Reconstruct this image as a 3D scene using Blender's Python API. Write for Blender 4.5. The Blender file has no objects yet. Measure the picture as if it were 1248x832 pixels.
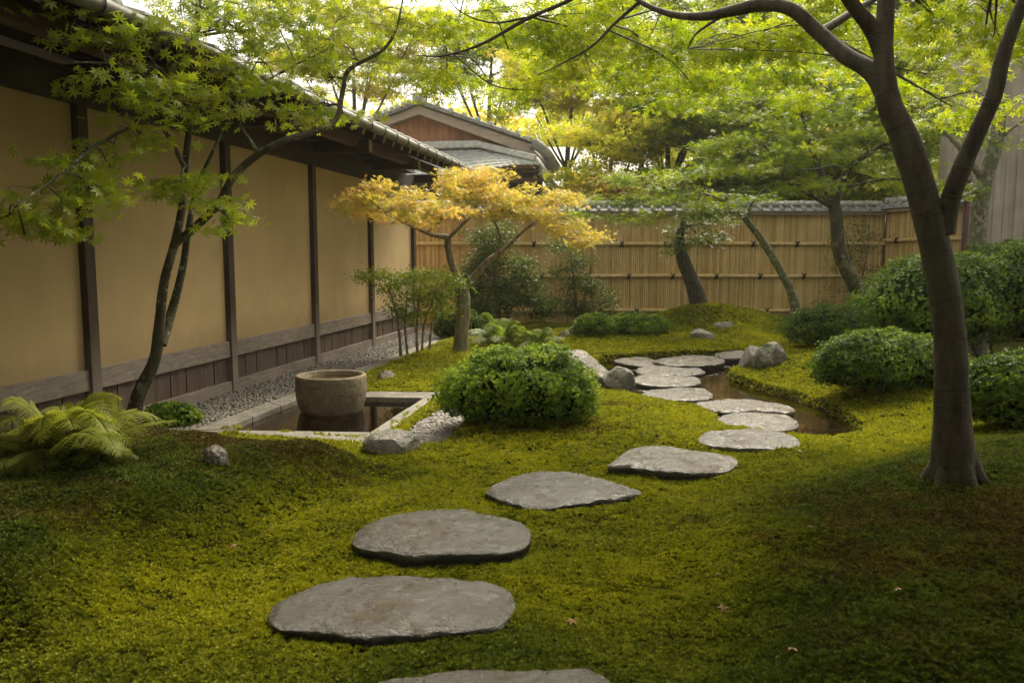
import bpy, math, random
import numpy as np
from math import radians as R

# ------------------------------------------------------------------ camera, light, exposure
sc = bpy.context.scene
COL = sc.collection
F = 980.0; PITCH = math.atan(0.108); CH = 1.30
cam_d = bpy.data.cameras.new('camera'); cam = bpy.data.objects.new('camera', cam_d); COL.objects.link(cam)
cam.location = (0, 0, CH); cam.rotation_euler = (math.pi/2 - PITCH, 0, 0)
cam_d.sensor_width = 36; cam_d.lens = F/1248*36; cam_d.clip_end = 600; cam_d.clip_start = 0.05
cam_d.dof.use_dof = True; cam_d.dof.focus_distance = 6.0; cam_d.dof.aperture_fstop = 4.0
sc.camera = cam
SUN_EL, SUN_AZ = R(50), R(26)      # azimuth from +Y towards +X
w = bpy.data.worlds.new('World'); sc.world = w; w.use_nodes = True
nt = w.node_tree; nt.nodes.clear()
sky = nt.nodes.new('ShaderNodeTexSky'); sky.sky_type = 'NISHITA'; sky.sun_disc = False
sky.sun_elevation = SUN_EL; sky.sun_rotation = SUN_AZ
sky.air_density = 1.0; sky.dust_density = 5.0; sky.ozone_density = 1.0
hs = nt.nodes.new('ShaderNodeHueSaturation'); hs.inputs['Saturation'].default_value = 0.16
wm = nt.nodes.new('ShaderNodeMix'); wm.data_type = 'RGBA'; wm.blend_type = 'MULTIPLY'; wm.inputs[0].default_value = 1.0
wm.inputs[7].default_value = (1.0, 0.945, 0.82, 1)
bg = nt.nodes.new('ShaderNodeBackground'); bg.inputs[1].default_value = 0.15
wo = nt.nodes.new('ShaderNodeOutputWorld')
nt.links.new(sky.outputs[0], hs.inputs['Color']); nt.links.new(hs.outputs[0], wm.inputs[6])
nt.links.new(wm.outputs[2], bg.inputs[0]); nt.links.new(bg.outputs[0], wo.inputs[0])
sd = bpy.data.lights.new('sun', 'SUN'); sd.energy = 2.1; sd.angle = R(40); sd.color = (1.0, 0.88, 0.66)
sun = bpy.data.objects.new('sun', sd); COL.objects.link(sun)
sun.rotation_euler = (math.pi/2 - SUN_EL, 0, math.pi - SUN_AZ)
sun.location = (0, 0, 20)
sc.view_settings.view_transform = 'Standard'; sc.view_settings.look = 'None'
sc.view_settings.gamma = 1; sc.view_settings.exposure = 1.2; sc.view_settings.use_curve_mapping = False
sc.render.engine = 'CYCLES'; sc.cycles.use_denoising = True
sc.cycles.max_bounces = 6; sc.cycles.diffuse_bounces = 3; sc.cycles.glossy_bounces = 2
sc.cycles.transmission_bounces = 3; sc.cycles.transparent_max_bounces = 6
sc.cycles.use_adaptive_sampling = True; sc.cycles.adaptive_threshold = 0.02

# ------------------------------------------------------------------ measuring helpers
cp, sp = math.cos(PITCH), math.sin(PITCH)
def ray(px, py):
    u = (px-624)/F; v = (416-py)/F
    return np.array([u, cp+v*sp, -sp+v*cp])
def W(px, py, Y):                       # world point at distance Y
    d = ray(px, py); return np.array([0, 0, CH]) + d*(Y/d[1])
def G(px, py, z=0.0):                   # world point at height z
    d = ray(px, py); return np.array([0, 0, CH]) + d*((z-CH)/d[2])

# ------------------------------------------------------------------ numpy helpers
def _hash(ix, iy, seed):
    h = (ix.astype(np.int64)*374761393 + iy.astype(np.int64)*668265263 + seed*1442695041) & 0x7fffffff
    h = ((h ^ (h >> 13))*1274126177) & 0x7fffffff
    return ((h ^ (h >> 16)) & 0xffff)/65535.0
def vn(x, y, seed=0):
    x = np.asarray(x, float); y = np.asarray(y, float)
    ix = np.floor(x); iy = np.floor(y); fx = x-ix; fy = y-iy
    fx = fx*fx*(3-2*fx); fy = fy*fy*(3-2*fy)
    a = _hash(ix, iy, seed); b = _hash(ix+1, iy, seed); c = _hash(ix, iy+1, seed); d = _hash(ix+1, iy+1, seed)
    return (a*(1-fx)+b*fx)*(1-fy)+(c*(1-fx)+d*fx)*fy - 0.5
def fbm(x, y, seed=0, o=4):
    s = 0; a = 1
    for i in range(o):
        s = s + a*vn(x*2**i, y*2**i, seed+i*17); a *= .5
    return s
def n3(p, f, seed=0):                   # cheap 3D noise from three 2D slices
    return (vn(p[:,0]*f+7, p[:,1]*f, seed)+vn(p[:,1]*f+3, p[:,2]*f+11, seed+5)+vn(p[:,2]*f+5, p[:,0]*f-9, seed+9))*.67
def inpoly(x, y, poly):
    x = np.asarray(x); y = np.asarray(y); r = np.zeros(x.shape, bool); n = len(poly)
    for i in range(n):
        x0, y0 = poly[i][:2]; x1, y1 = poly[(i+1) % n][:2]
        c = ((y0 > y) != (y1 > y)) & (x < (x1-x0)*(y-y0)/(y1-y0+1e-12)+x0); r ^= c
    return r
def polydist(x, y, poly):               # positive inside
    d = np.full(np.shape(x), 1e9); n = len(poly)
    for i in range(n):
        x0, y0 = poly[i][:2]; x1, y1 = poly[(i+1) % n][:2]
        dx, dy = x1-x0, y1-y0; t = np.clip(((x-x0)*dx+(y-y0)*dy)/(dx*dx+dy*dy+1e-12), 0, 1)
        d = np.minimum(d, np.hypot(x-x0-t*dx, y-y0-t*dy))
    return np.where(inpoly(x, y, poly), d, -d)
def sst(a, b, x):
    t = np.clip((x-a)/(b-a), 0, 1); return t*t*(3-2*t)
def smooth_closed(pts, n=64):
    pts = np.array(pts, float); k = len(pts); out = []
    for i in range(k):
        p0, p1, p2, p3 = pts[(i-1) % k], pts[i], pts[(i+1) % k], pts[(i+2) % k]
        for t in np.linspace(0, 1, 12, endpoint=False):
            out.append(.5*((2*p1)+(-p0+p2)*t+(2*p0-5*p1+4*p2-p3)*t*t+(-p0+3*p1-3*p2+p3)*t**3))
    out = np.array(out); seg = np.linalg.norm(np.roll(out, -1, 0)-out, axis=1); L = np.concatenate([[0], np.cumsum(seg)])
    oo = np.vstack([out, out[:1]]); s = np.linspace(0, L[-1], n, endpoint=False)
    return np.stack([np.interp(s, L, oo[:, j]) for j in range(out.shape[1])], 1)

# ------------------------------------------------------------------ object helpers
def tag(o, label=None, cat=None, group=None, kind=None):
    if label: o['label'] = label
    if cat: o['category'] = cat
    if group: o['group'] = group
    if kind: o['kind'] = kind
    return o
def thing(name, label, cat, loc=(0, 0, 0), group=None):
    o = bpy.data.objects.new(name, None); COL.objects.link(o); o.location = [float(v) for v in loc]; o.empty_display_size = .1
    return tag(o, label, cat, group)
def fast_mesh(name, V, Q, mat, parent=None, attrs=None, smooth=False):
    """V (n,3) world coordinates, Q (m,3) or (m,4)"""
    V = np.asarray(V, np.float32); Q = np.asarray(Q, np.int32); k = Q.shape[1]
    if parent is not None:
        V = V - np.array(parent_world(parent), np.float32)
    me = bpy.data.meshes.new(name); me.vertices.add(len(V)); me.vertices.foreach_set('co', V.ravel())
    me.loops.add(Q.size); me.loops.foreach_set('vertex_index', Q.ravel())
    me.polygons.add(len(Q)); me.polygons.foreach_set('loop_start', np.arange(0, Q.size, k, dtype=np.int32))
    me.polygons.foreach_set('loop_total', np.full(len(Q), k, np.int32))
    if smooth: me.polygons.foreach_set('use_smooth', np.ones(len(Q), bool))
    for an, av in (attrs or {}).items():
        at = me.attributes.new(an, 'FLOAT', 'POINT'); at.data.foreach_set('value', np.asarray(av, np.float32))
    me.update(calc_edges=True)
    me.materials.append(mat); o = bpy.data.objects.new(name, me); COL.objects.link(o)
    if parent is not None: o.parent = parent
    return o
def parent_world(p):
    v = np.array(p.location)
    while p.parent: p = p.parent; v = v + np.array(p.location)
    return v
class MB:
    """collects boxes, prisms and tubes into one mesh (world coordinates)"""
    def __init__(s): s.v = []; s.f = []; s.sm = []
    def add(s, v, f, sm=False):
        b = len(s.v); s.v += [tuple(float(c) for c in p) for p in v]; s.f += [tuple(i+b for i in q) for q in f]; s.sm += [sm]*len(f)
    def hexa(s, p):   # 8 corners: bottom 0-3, top 4-7
        s.add(p, [(0,3,2,1),(4,5,6,7),(0,1,5,4),(1,2,6,5),(2,3,7,6),(3,0,4,7)])
    def box(s, c, ax, ay, az, sx, sy, sz):
        c = np.array(c, float); X = np.array(ax, float)*sx/2; Y = np.array(ay, float)*sy/2; Z = np.array(az, float)*sz/2
        s.hexa([c-X-Y-Z, c+X-Y-Z, c+X+Y-Z, c-X+Y-Z, c-X-Y+Z, c+X-Y+Z, c+X+Y+Z, c-X+Y+Z])
    def bar(s, a, b, wd, ht, up=(0, 0, 1)):
        a = np.array(a, float); b = np.array(b, float); d = b-a; L = np.linalg.norm(d); d /= L
        x = np.cross(d, up); x /= np.linalg.norm(x); z = np.cross(x, d)
        s.box((a+b)/2, x, d, z, wd, L, ht)
    def tube(s, pts, rad, n=10, cap=True):
        v, f = tube_geo(pts, rad, n, cap); s.add(v, f, True)
    def prism(s, poly, off):   # poly 3D points, extruded by off
        n = len(poly); P = [np.array(p, float) for p in poly]; o = np.array(off, float)
        s.add(P+[p+o for p in P], [tuple(range(n))[::-1], tuple(range(n, 2*n))]+[(i, (i+1) % n, (i+1) % n+n, i+n) for i in range(n)])
    def build(s, name, mat, parent=None, bevel=0.0, smooth=None):
        V = s.v
        if parent is not None:
            w = parent_world(parent); V = [(p[0]-w[0], p[1]-w[1], p[2]-w[2]) for p in V]
        me = bpy.data.meshes.new(name); me.from_pydata(V, [], s.f); me.materials.append(mat)
        me.polygons.foreach_set('use_smooth', [bool(b) if smooth is None else smooth for b in s.sm]); me.update()
        o = bpy.data.objects.new(name, me); COL.objects.link(o)
        if parent is not None: o.parent = parent
        if bevel:
            m = o.modifiers.new('bevel', 'BEVEL'); m.width = bevel; m.segments = 2; m.limit_method = 'ANGLE'; m.angle_limit = R(40)
        return o
def tube_geo(pts, rad, n=10, cap=True):
    P = np.array(pts, float); m = len(P)
    rad = np.full(m, rad) if np.isscalar(rad) else np.array(rad, float)
    T = np.gradient(P, axis=0); T /= np.linalg.norm(T, axis=1)[:, None]+1e-9
    ref = np.array([0.31, 0.83, 0.46]); ref = ref if abs(T[0]@ref) < .9 else np.array([1, 0, 0.])
    V = []; x = np.cross(T[0], ref); x /= np.linalg.norm(x)
    a = np.linspace(0, 2*math.pi, n, endpoint=False)
    for i in range(m):
        x = x-T[i]*(x@T[i]); x /= np.linalg.norm(x)+1e-9; y = np.cross(T[i], x)
        V.append(P[i]+rad[i]*(np.cos(a)[:, None]*x+np.sin(a)[:, None]*y))
    V = np.vstack(V); Fc = []
    for i in range(m-1):
        for j in range(n):
            k = (j+1) % n; Fc.append((i*n+j, i*n+k, (i+1)*n+k, (i+1)*n+j))
    if cap: Fc.append(tuple(range(n))[::-1]); Fc.append(tuple((m-1)*n+j for j in range(n)))
    return V, Fc
def spline(pts, sub=8):
    P = np.array(pts, float); k = len(P)
    if k == 2: return np.array([P[0]*(1-t)+P[1]*t for t in np.linspace(0, 1, sub+1)])
    E = np.vstack([2*P[0]-P[1], P, 2*P[-1]-P[-2]]); out = []
    for i in range(k-1):
        p0, p1, p2, p3 = E[i:i+4]
        for t in np.linspace(0, 1, sub, endpoint=False):
            out.append(.5*((2*p1)+(-p0+p2)*t+(2*p0-5*p1+4*p2-p3)*t*t+(-p0+3*p1-3*p2+p3)*t**3))
    out.append(P[-1]); return np.array(out)

# ------------------------------------------------------------------ materials
def newmat(name):
    m = bpy.data.materials.new(name); m.use_nodes = True; t = m.node_tree
    return m, t, t.nodes, t.links, t.nodes['Principled BSDF'], t.nodes['Material Output']
def noise_node(t, scale, detail=4, rough=.55, vec=None, dist=0.0):
    n = t.nodes.new('ShaderNodeTexNoise'); n.inputs['Scale'].default_value = scale; n.inputs['Detail'].default_value = detail
    n.inputs['Roughness'].default_value = rough; n.inputs['Distortion'].default_value = dist
    if vec is None:
        g = t.nodes.new('ShaderNodeNewGeometry'); vec = g.outputs['Position']
    t.links.new(vec, n.inputs['Vector']); return n
def scaled(t, sx, sy, sz, rz=0, objc=False):
    if objc: g = t.nodes.new('ShaderNodeTexCoord'); o = g.outputs['Object']
    else: g = t.nodes.new('ShaderNodeNewGeometry'); o = g.outputs['Position']
    mp = t.nodes.new('ShaderNodeMapping'); mp.inputs['Scale'].default_value = (sx, sy, sz); mp.inputs['Rotation'].default_value = (0, 0, rz)
    mp.vector_type = 'TEXTURE' if False else 'POINT'
    t.links.new(o, mp.inputs['Vector']); return mp.outputs[0]
def ramp(t, fac, stops):
    r = t.nodes.new('ShaderNodeValToRGB'); e = r.color_ramp.elements
    while len(e) < len(stops): e.new(0.5)
    for i, (p, c) in enumerate(stops):
        e[i].position = p; e[i].color = (*c, 1) if len(c) == 3 else c
    t.links.new(fac, r.inputs[0]); return r.outputs[0]
def g3(v): return (v, v, v)
def bump(t, h, strength, dist, bs, prev=None):
    b = t.nodes.new('ShaderNodeBump'); b.inputs['Strength'].default_value = strength; b.inputs['Distance'].default_value = dist
    t.links.new(h, b.inputs['Height'])
    if prev is not None: t.links.new(prev, b.inputs['Normal'])
    if bs is not None: t.links.new(b.outputs[0], bs.inputs['Normal'])
    return b.outputs[0]
def mixc(t, fac, a, b, mode='MIX'):
    m = t.nodes.new('ShaderNodeMix'); m.data_type = 'RGBA'; m.blend_type = mode
    for i, v in ((0, fac), (6, a), (7, b)):
        if hasattr(v, 'links'): t.links.new(v, m.inputs[i])
        elif isinstance(v, (int, float)): m.inputs[i].default_value = v
        else: m.inputs[i].default_value = (*v, 1)
    return m.outputs[2]

def stone_mat(name, c0, c1, c2, rough=(.3, .7), bs_=.6, scale=1.0, fleck=True, moss=0.0, wet=0.0):
    m, t, N, L, b, o = newmat(name)
    n1 = noise_node(t, 5*scale, 6, .65); n2 = noise_node(t, 60*scale, 4, .7); n3_ = noise_node(t, 18*scale, 5, .7, dist=.6)
    c = ramp(t, n1.outputs[0], [(.3, c0), (.5, c1), (.72, c2)])
    c = mixc(t, .55, c, ramp(t, n2.outputs[0], [(.3, g3(.55)), (.62, g3(1.25))]), 'MULTIPLY')
    if fleck:
        v = N.new('ShaderNodeTexVoronoi'); v.inputs['Scale'].default_value = 14*scale
        g = N.new('ShaderNodeNewGeometry'); L.new(g.outputs['Position'], v.inputs['Vector'])
        f = ramp(t, n3_.outputs[0], [(.58, g3(0)), (.68, g3(1))])
        c = mixc(t, f, c, tuple(min(1, q*1.5) for q in c2))
    if moss:
        nm = noise_node(t, 3.5, 5, .7); g2 = N.new('ShaderNodeNewGeometry'); sx = N.new('ShaderNodeSeparateXYZ'); L.new(g2.outputs['Normal'], sx.inputs[0])
        f = ramp(t, nm.outputs[0], [(.62-moss*.25, g3(0)), (.72-moss*.25, g3(1))])
        c = mixc(t, f, c, (.06, .075, .012))
    L.new(c, b.inputs['Base Color'])
    r = ramp(t, n3_.outputs[0], [(.35, g3(rough[0])), (.65, g3(rough[1]))]); L.new(r, b.inputs['Roughness'])
    if wet: b.inputs['Coat Weight'].default_value = wet; L.new(ramp(t, n1.outputs[0], [(.38, g3(.06)), (.6, g3(.22))]), b.inputs['Coat Roughness']); b.inputs['Coat IOR'].default_value = 1.4
    p = bump(t, n3_.outputs[0], bs_, .03, None); p = bump(t, n2.outputs[0], bs_, .008, b, p)
    if wet: L.new(p, b.inputs['Coat Normal'])
    return m
def wet_step_mat():
    m, t, N, L, b, o = newmat('wet_stepping_stone')
    n1 = noise_node(t, 4, 6, .6); n2 = noise_node(t, 70, 5, .75)
    v = scaled(t, 16, 42, 20, R(35)); n3_ = noise_node(t, 1, 5, .65, vec=v, dist=1.5)
    n4 = noise_node(t, 7, 7, .72)
    c = ramp(t, n1.outputs[0], [(.3, (.030, .021, .011)), (.5, (.060, .046, .029)), (.72, (.11, .092, .068))])
    c = mixc(t, .8, c, ramp(t, n2.outputs[0], [(.35, g3(.4)), (.62, g3(1.35))]), 'MULTIPLY')
    c = mixc(t, .6, c, ramp(t, n4.outputs[0], [(.38, g3(.5)), (.6, g3(1.15))]), 'MULTIPLY')
    nb = noise_node(t, 5.5, 5, .65, dist=.8); c = mixc(t, ramp(t, nb.outputs[0], [(.55, g3(0)), (.63, g3(.7))]), c, (.15, .105, .055))
    oi = N.new('ShaderNodeObjectInfo'); c = mixc(t, 1.0, c, ramp(t, oi.outputs['Random'], [(0, (1.25, 1.05, .8)), (.5, (.8, .82, .85)), (1, (1.2, 1.2, 1.2))]), 'MULTIPLY')
    tc = N.new('ShaderNodeTexCoord'); sx = N.new('ShaderNodeSeparateXYZ'); L.new(tc.outputs['Object'], sx.inputs[0])   # soil and algae stain on the sides
    ad = N.new('ShaderNodeMath'); ad.operation = 'MULTIPLY_ADD'; ad.inputs[1].default_value = .03; L.new(n4.outputs[0], ad.inputs[0]); L.new(sx.outputs[2], ad.inputs[2])
    f = ramp(t, ad.outputs[0], [(.080, g3(1)), (.098, g3(0))]); c = mixc(t, f, c, (.022, .018, .009))
    L.new(c, b.inputs['Base Color'])
    L.new(ramp(t, n4.outputs[0], [(.35, g3(.2)), (.65, g3(.5))]), b.inputs['Roughness'])
    p = bump(t, n3_.outputs[0], .8, .03, None); p = bump(t, n2.outputs[0], 1.0, .014, b, p)
    cw = N.new('ShaderNodeMath'); cw.operation = 'MULTIPLY'; nw = noise_node(t, 5.5, 5, .65, dist=.8); L.new(ramp(t, nw.outputs[0], [(.53, g3(1)), (.62, g3(.2))]), cw.inputs[0]); L.new(ramp(t, f, [(0, g3(1)), (1, g3(.15))]), cw.inputs[1])
    L.new(cw.outputs[0], b.inputs['Coat Weight']); b.inputs['Coat Roughness'].default_value = .22; b.inputs['Coat IOR'].default_value = 1.75; L.new(p, b.inputs['Coat Normal'])
    return m
def wood_mat(name, c0, c1, axis='z', rough=.7, weather=None, gs=1.0, wall_dir=True):
    """grain runs along axis: z, or u (along the wall direction)"""
    m, t, N, L, b, o = newmat(name)
    rz = math.atan(0.18) if wall_dir else 0
    s = (30*gs, 30*gs, 1.2*gs) if axis == 'z' else ((40*gs, 1.0*gs, 45*gs) if axis == 'y' else (1.0*gs, 40*gs, 45*gs))
    v = scaled(t, *s, rz); n1 = noise_node(t, 1, 5, .6, vec=v, dist=.5); n2 = noise_node(t, 2.3, 4, .6)
    c = ramp(t, n1.outputs[0], [(.3, c0), (.7, c1)])
    c = mixc(t, .6, c, ramp(t, n2.outputs[0], [(.3, g3(.6)), (.7, g3(1.2))]), 'MULTIPLY')
    if weather:   # bleached foot of the posts
        g = N.new('ShaderNodeNewGeometry'); sx = N.new('ShaderNodeSeparateXYZ'); L.new(g.outputs['Position'], sx.inputs[0])
        mr = N.new('ShaderNodeMapRange'); mr.inputs[1].default_value = .25; mr.inputs[2].default_value = .8
        mr.inputs[3].default_value = 1; mr.inputs[4].default_value = 0; L.new(sx.outputs[2], mr.inputs[0])
        c = mixc(t, mr.outputs[0], c, mixc(t, n1.outputs[0], weather[0], weather[1]))
    L.new(c, b.inputs['Base Color']); b.inputs['Roughness'].default_value = rough
    bump(t, n1.outputs[0], .35, .006, b); return m
def leaf_mat(name, stops, trans=.45, rough=.42, tcol=1.25, tsat=(1.15, 1.1, .6), spec=.4):
    m, t, N, L, b, o = newmat(name)
    a = N.new('ShaderNodeAttribute'); a.attribute_name = 'rnd'
    c = ramp(t, a.outputs['Fac'], stops)
    n = noise_node(t, 1.1, 3, .6)
    c = mixc(t, .5, c, ramp(t, n.outputs[0], [(.35, g3(.72)), (.65, g3(1.18))]), 'MULTIPLY')
    L.new(c, b.inputs['Base Color']); b.inputs['Roughness'].default_value = rough; b.inputs['Specular IOR Level'].default_value = spec
    tr = N.new('ShaderNodeBsdfTranslucent'); c2 = mixc(t, 1.0, c, tuple(v*tcol for v in tsat), 'MULTIPLY'); L.new(c2, tr.inputs[0])
    mx = N.new('ShaderNodeMixShader'); mx.inputs[0].default_value = trans
    L.new(b.outputs[0], mx.inputs[1]); L.new(tr.outputs[0], mx.inputs[2]); L.new(mx.outputs[0], o.inputs[0]); return m
def bark_mat(name, c0, c1, scale=1.0, rings=False, lichen=0.0, rough=.75):
    m, t, N, L, b, o = newmat(name)
    v = scaled(t, 22*scale, 22*scale, 7*scale); n1 = noise_node(t, 1, 6, .65, vec=v, dist=.3); n2 = noise_node(t, 5, 4, .6)
    c = ramp(t, n1.outputs[0], [(.38, c0), (.62, c1)])
    if lichen:
        f = ramp(t, n2.outputs[0], [(.62-lichen*.2, g3(0)), (.68-lichen*.2, g3(1))]); c = mixc(t, f, c, (.13, .14, .075))
        n5 = noise_node(t, 14, 3, .6); f = ramp(t, n5.outputs[0], [(.64-lichen*.1, g3(0)), (.67-lichen*.1, g3(1))]); c = mixc(t, f, c, (.27, .27, .2))
    h = n1.outputs[0]
    if rings:
        a = N.new('ShaderNodeAttribute'); a.attribute_name = 'along'
        cv = N.new('ShaderNodeCombineXYZ'); L.new(a.outputs['Fac'], cv.inputs[0])
        nr = noise_node(t, 17, 3, .6, vec=cv.outputs[0]); nz5 = noise_node(t, 3.0, 4, .6); c = mixc(t, ramp(t, nz5.outputs[0], [(.50, g3(0)), (.62, g3(.6))]), c, (.05, .055, .018)); n6 = noise_node(t, 1, 3, .7, vec=scaled(t, 18, 18, 95)); c = mixc(t, ramp(t, n6.outputs[0], [(.60, g3(0)), (.66, g3(.5))]), c, (.10, .08, .055)); f = ramp(t, nr.outputs[0], [(.56, g3(1)), (.60, g3(.5)), (.635, g3(1))])
        c = mixc(t, .45, c, f, 'MULTIPLY')
        f2 = ramp(t, nr.outputs[0], [(.54, g3(0)), (.60, g3(1)), (.655, g3(0))]); b0 = bump(t, f2, .4, .006, None)
        L.new(c, b.inputs['Base Color']); bump(t, h, .9, .010, b, b0)
    else:
        L.new(c, b.inputs['Base Color']); bump(t, h, .8, .012, b)
    b.inputs['Roughness'].default_value = rough; return m
def flat_mat(name, c, rough=.6, metal=0, nz=6, amp=.25, bmp=.15, bscale=80):
    m, t, N, L, b, o = newmat(name); n = noise_node(t, nz, 5, .6)
    cc = mixc(t, 1.0, c, ramp(t, n.outputs[0], [(.3, g3(1-amp)), (.7, g3(1+amp))]), 'MULTIPLY'); L.new(cc, b.inputs['Base Color'])
    b.inputs['Roughness'].default_value = rough; b.inputs['Metallic'].default_value = metal
    n2 = noise_node(t, bscale, 3, .6); bump(t, n2.outputs[0], bmp, .004, b); return m
def water_mat(name, tint, rough=.02, wave=6, amp=.15):
    m, t, N, L, b, o = newmat(name); N.remove(b)
    fr = N.new('ShaderNodeFresnel'); fr.inputs[0].default_value = 1.33
    tr = N.new('ShaderNodeBsdfTransparent'); tr.inputs[0].default_value = (*tint, 1)
    gl = N.new('ShaderNodeBsdfGlossy'); gl.inputs['Roughness'].default_value = rough; gl.inputs[0].default_value = (.95, .95, .95, 1)
    n = noise_node(t, wave, 3, .5); bp = bump(t, n.outputs[0], amp, .02, None)
    L.new(bp, fr.inputs['Normal']); L.new(bp, gl.inputs['Normal'])
    mx = N.new('ShaderNodeMixShader'); L.new(fr.outputs[0], mx.inputs[0]); L.new(tr.outputs[0], mx.inputs[1]); L.new(gl.outputs[0], mx.inputs[2])
    L.new(mx.outputs[0], o.inputs[0]); return m

M = {}
def plaster_mat():
    m, t, N, L, b, o = newmat('ochre_plaster'); n1 = noise_node(t, 1.3, 5, .6); n2 = noise_node(t, 1, 4, .6, vec=scaled(t, 3, 3, .5)); n3_ = noise_node(t, 120, 4, .6); n4 = noise_node(t, 6, 5, .7)
    c = mixc(t, 1.0, (.50, .355, .175), ramp(t, n1.outputs[0], [(.3, g3(.86)), (.7, g3(1.08))]), 'MULTIPLY')
    c = mixc(t, .22, c, ramp(t, n2.outputs[0], [(.35, (.78, .76, .72)), (.6, g3(1.04))]), 'MULTIPLY')
    g = N.new('ShaderNodeNewGeometry'); sx = N.new('ShaderNodeSeparateXYZ'); L.new(g.outputs['Position'], sx.inputs[0])
    ad = N.new('ShaderNodeMath'); ad.operation = 'MULTIPLY_ADD'; ad.inputs[1].default_value = -.35; L.new(n4.outputs[0], ad.inputs[0]); L.new(sx.outputs[2], ad.inputs[2])
    c = mixc(t, ramp(t, ad.outputs[0], [(.32, g3(.45)), (.55, g3(0))]), c, (.24, .17, .10))       # splash stain at the foot
    L.new(c, b.inputs['Base Color']); b.inputs['Roughness'].default_value = .9; p = bump(t, n4.outputs[0], .15, .01, None); bump(t, n3_.outputs[0], .4, .004, b, p); return m
M['plaster'] = plaster_mat()
M['dark_wood'] = wood_mat('dark_post_wood', (.035, .020, .013), (.085, .05, .034), 'z', weather=((.14, .112, .09), (.27, .225, .19)))
M['rail_wood'] = wood_mat('weathered_rail_wood', (.15, .122, .10), (.30, .25, .21), 'y')
M['board_wood'] = wood_mat('brown_skirting_boards', (.055, .036, .026), (.14, .095, .066), 'z')
M['beam_wood'] = wood_mat('dark_eave_beam', (.02, .013, .009), (.05, .032, .022), 'y')
M['purlin_wood'] = wood_mat('brown_purlin', (.06, .032, .018), (.13, .075, .045), 'y')
M['rafter_end'] = flat_mat('pale_rafter_end', (.38, .35, .28), .7)
M['tile'] = flat_mat('grey_roof_tile', (.24, .245, .235), .5, nz=9, amp=.35, bmp=.3)
M['tile_pale'] = flat_mat('pale_weathered_tile', (.46, .47, .44), .55, nz=12, amp=.35, bmp=.3)
M['gutter'] = flat_mat('weathered_gutter', (.12, .115, .095), .5, nz=14, amp=.3)
M['strap'] = flat_mat('dark_strap', (.02, .02, .02), .5)
M['gable_wood'] = wood_mat('red_brown_gable_boards', (.30, .14, .065), (.56, .29, .15), 'z', gs=.35)
M['barge_wood'] = wood_mat('grey_barge_board', (.34, .27, .21), (.50, .42, .34), 'x', gs=.5)
M['grey_siding'] = wood_mat('grey_vertical_siding', (.34, .29, .24), (.50, .435, .36), 'z', gs=.35)
M['footing'] = flat_mat('beige_footing', (.34, .29, .2), .85)
M['granite'] = stone_mat('pale_granite_kerb', (.11, .10, .078), (.185, .17, .14), (.26, .24, .20), (.5, .8), .6, 1.2, fleck=False, moss=.15)
M['basin'] = stone_mat('rough_basin_stone', (.14, .105, .06), (.235, .18, .11), (.32, .26, .175), (.6, .85), .9, 2.0)
M['boulder'] = stone_mat('garden_boulder', (.07, .06, .048), (.16, .14, .115), (.30, .275, .24), (.4, .75), 1.0, .9, moss=.25, wet=.3)
M['dark_rock'] = stone_mat('wet_cascade_rock', (.035, .025, .016), (.09, .068, .045), (.21, .18, .145), (.25, .6), 1.0, 1.0, moss=.15, wet=.5)
M['step'] = wet_step_mat()
M['gravel'] = stone_mat('grey_gravel', (.10, .09, .075), (.19, .17, .145), (.30, .27, .235), (.5, .8), .3, 4.0, fleck=False)
M['pebble'] = stone_mat('pale_pebbles', (.2, .18, .165), (.31, .29, .265), (.42, .39, .36), (.5, .8), .3, 4.0, fleck=False)
M['pool_water'] = water_mat('pool_water', (.58, .46, .28), wave=5, amp=.05)
M['stream_water'] = water_mat('stream_water', (.80, .70, .50), wave=9, amp=.05)
M['basin_water'] = water_mat('basin_water', (.5, .45, .3), amp=.03)
def bamboo_mat():
    m, t, N, L, b, o = newmat('split_bamboo')
    a = N.new('ShaderNodeAttribute'); a.attribute_name = 'rnd'
    c = ramp(t, a.outputs['Fac'], [(0, (.46, .30, .10)), (.5, (.62, .43, .17)), (1, (.72, .53, .25))])
    v = scaled(t, 40, 40, 2.5); n = noise_node(t, 1, 4, .6, vec=v); c = mixc(t, .5, c, ramp(t, n.outputs[0], [(.3, g3(.7)), (.7, g3(1.15))]), 'MULTIPLY')
    n2 = noise_node(t, 1.3, 4, .6); c = mixc(t, .5, c, ramp(t, n2.outputs[0], [(.3, g3(.7)), (.65, g3(1.1))]), 'MULTIPLY')
    L.new(c, b.inputs['Base Color']); b.inputs['Roughness'].default_value = .5; return m
M['bamboo'] = bamboo_mat()
M['bamboo_pole'] = flat_mat('bamboo_pole', (.62, .46, .21), .4, nz=8, amp=.25)
M['cord'] = flat_mat('black_palm_cord', (.012, .01, .009), .9)
M['bark_dark'] = bark_mat('smooth_dark_bark', (.030, .022, .012), (.080, .060, .034), 1.0, rings=True, lichen=.0)
M['bark_maple'] = bark_mat('maple_bark', (.035, .028, .016), (.085, .068, .040), 1.0, rings=True, lichen=.35)
M['bark_pale'] = bark_mat('pale_lichen_bark', (.09, .075, .045), (.20, .17, .11), 1.0, lichen=.9)
M['bark_tan'] = bark_mat('tan_bark', (.11, .085, .05), (.24, .19, .12), 1.2, lichen=.3)
M['bark_pine'] = bark_mat('rough_dark_bark', (.02, .017, .013), (.10, .085, .065), 1.6)
M['leaf_near'] = leaf_mat('near_maple_leaf', [(0, (.17, .26, .014)), (.5, (.31, .39, .022)), (1, (.46, .48, .04))], .58)
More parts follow.
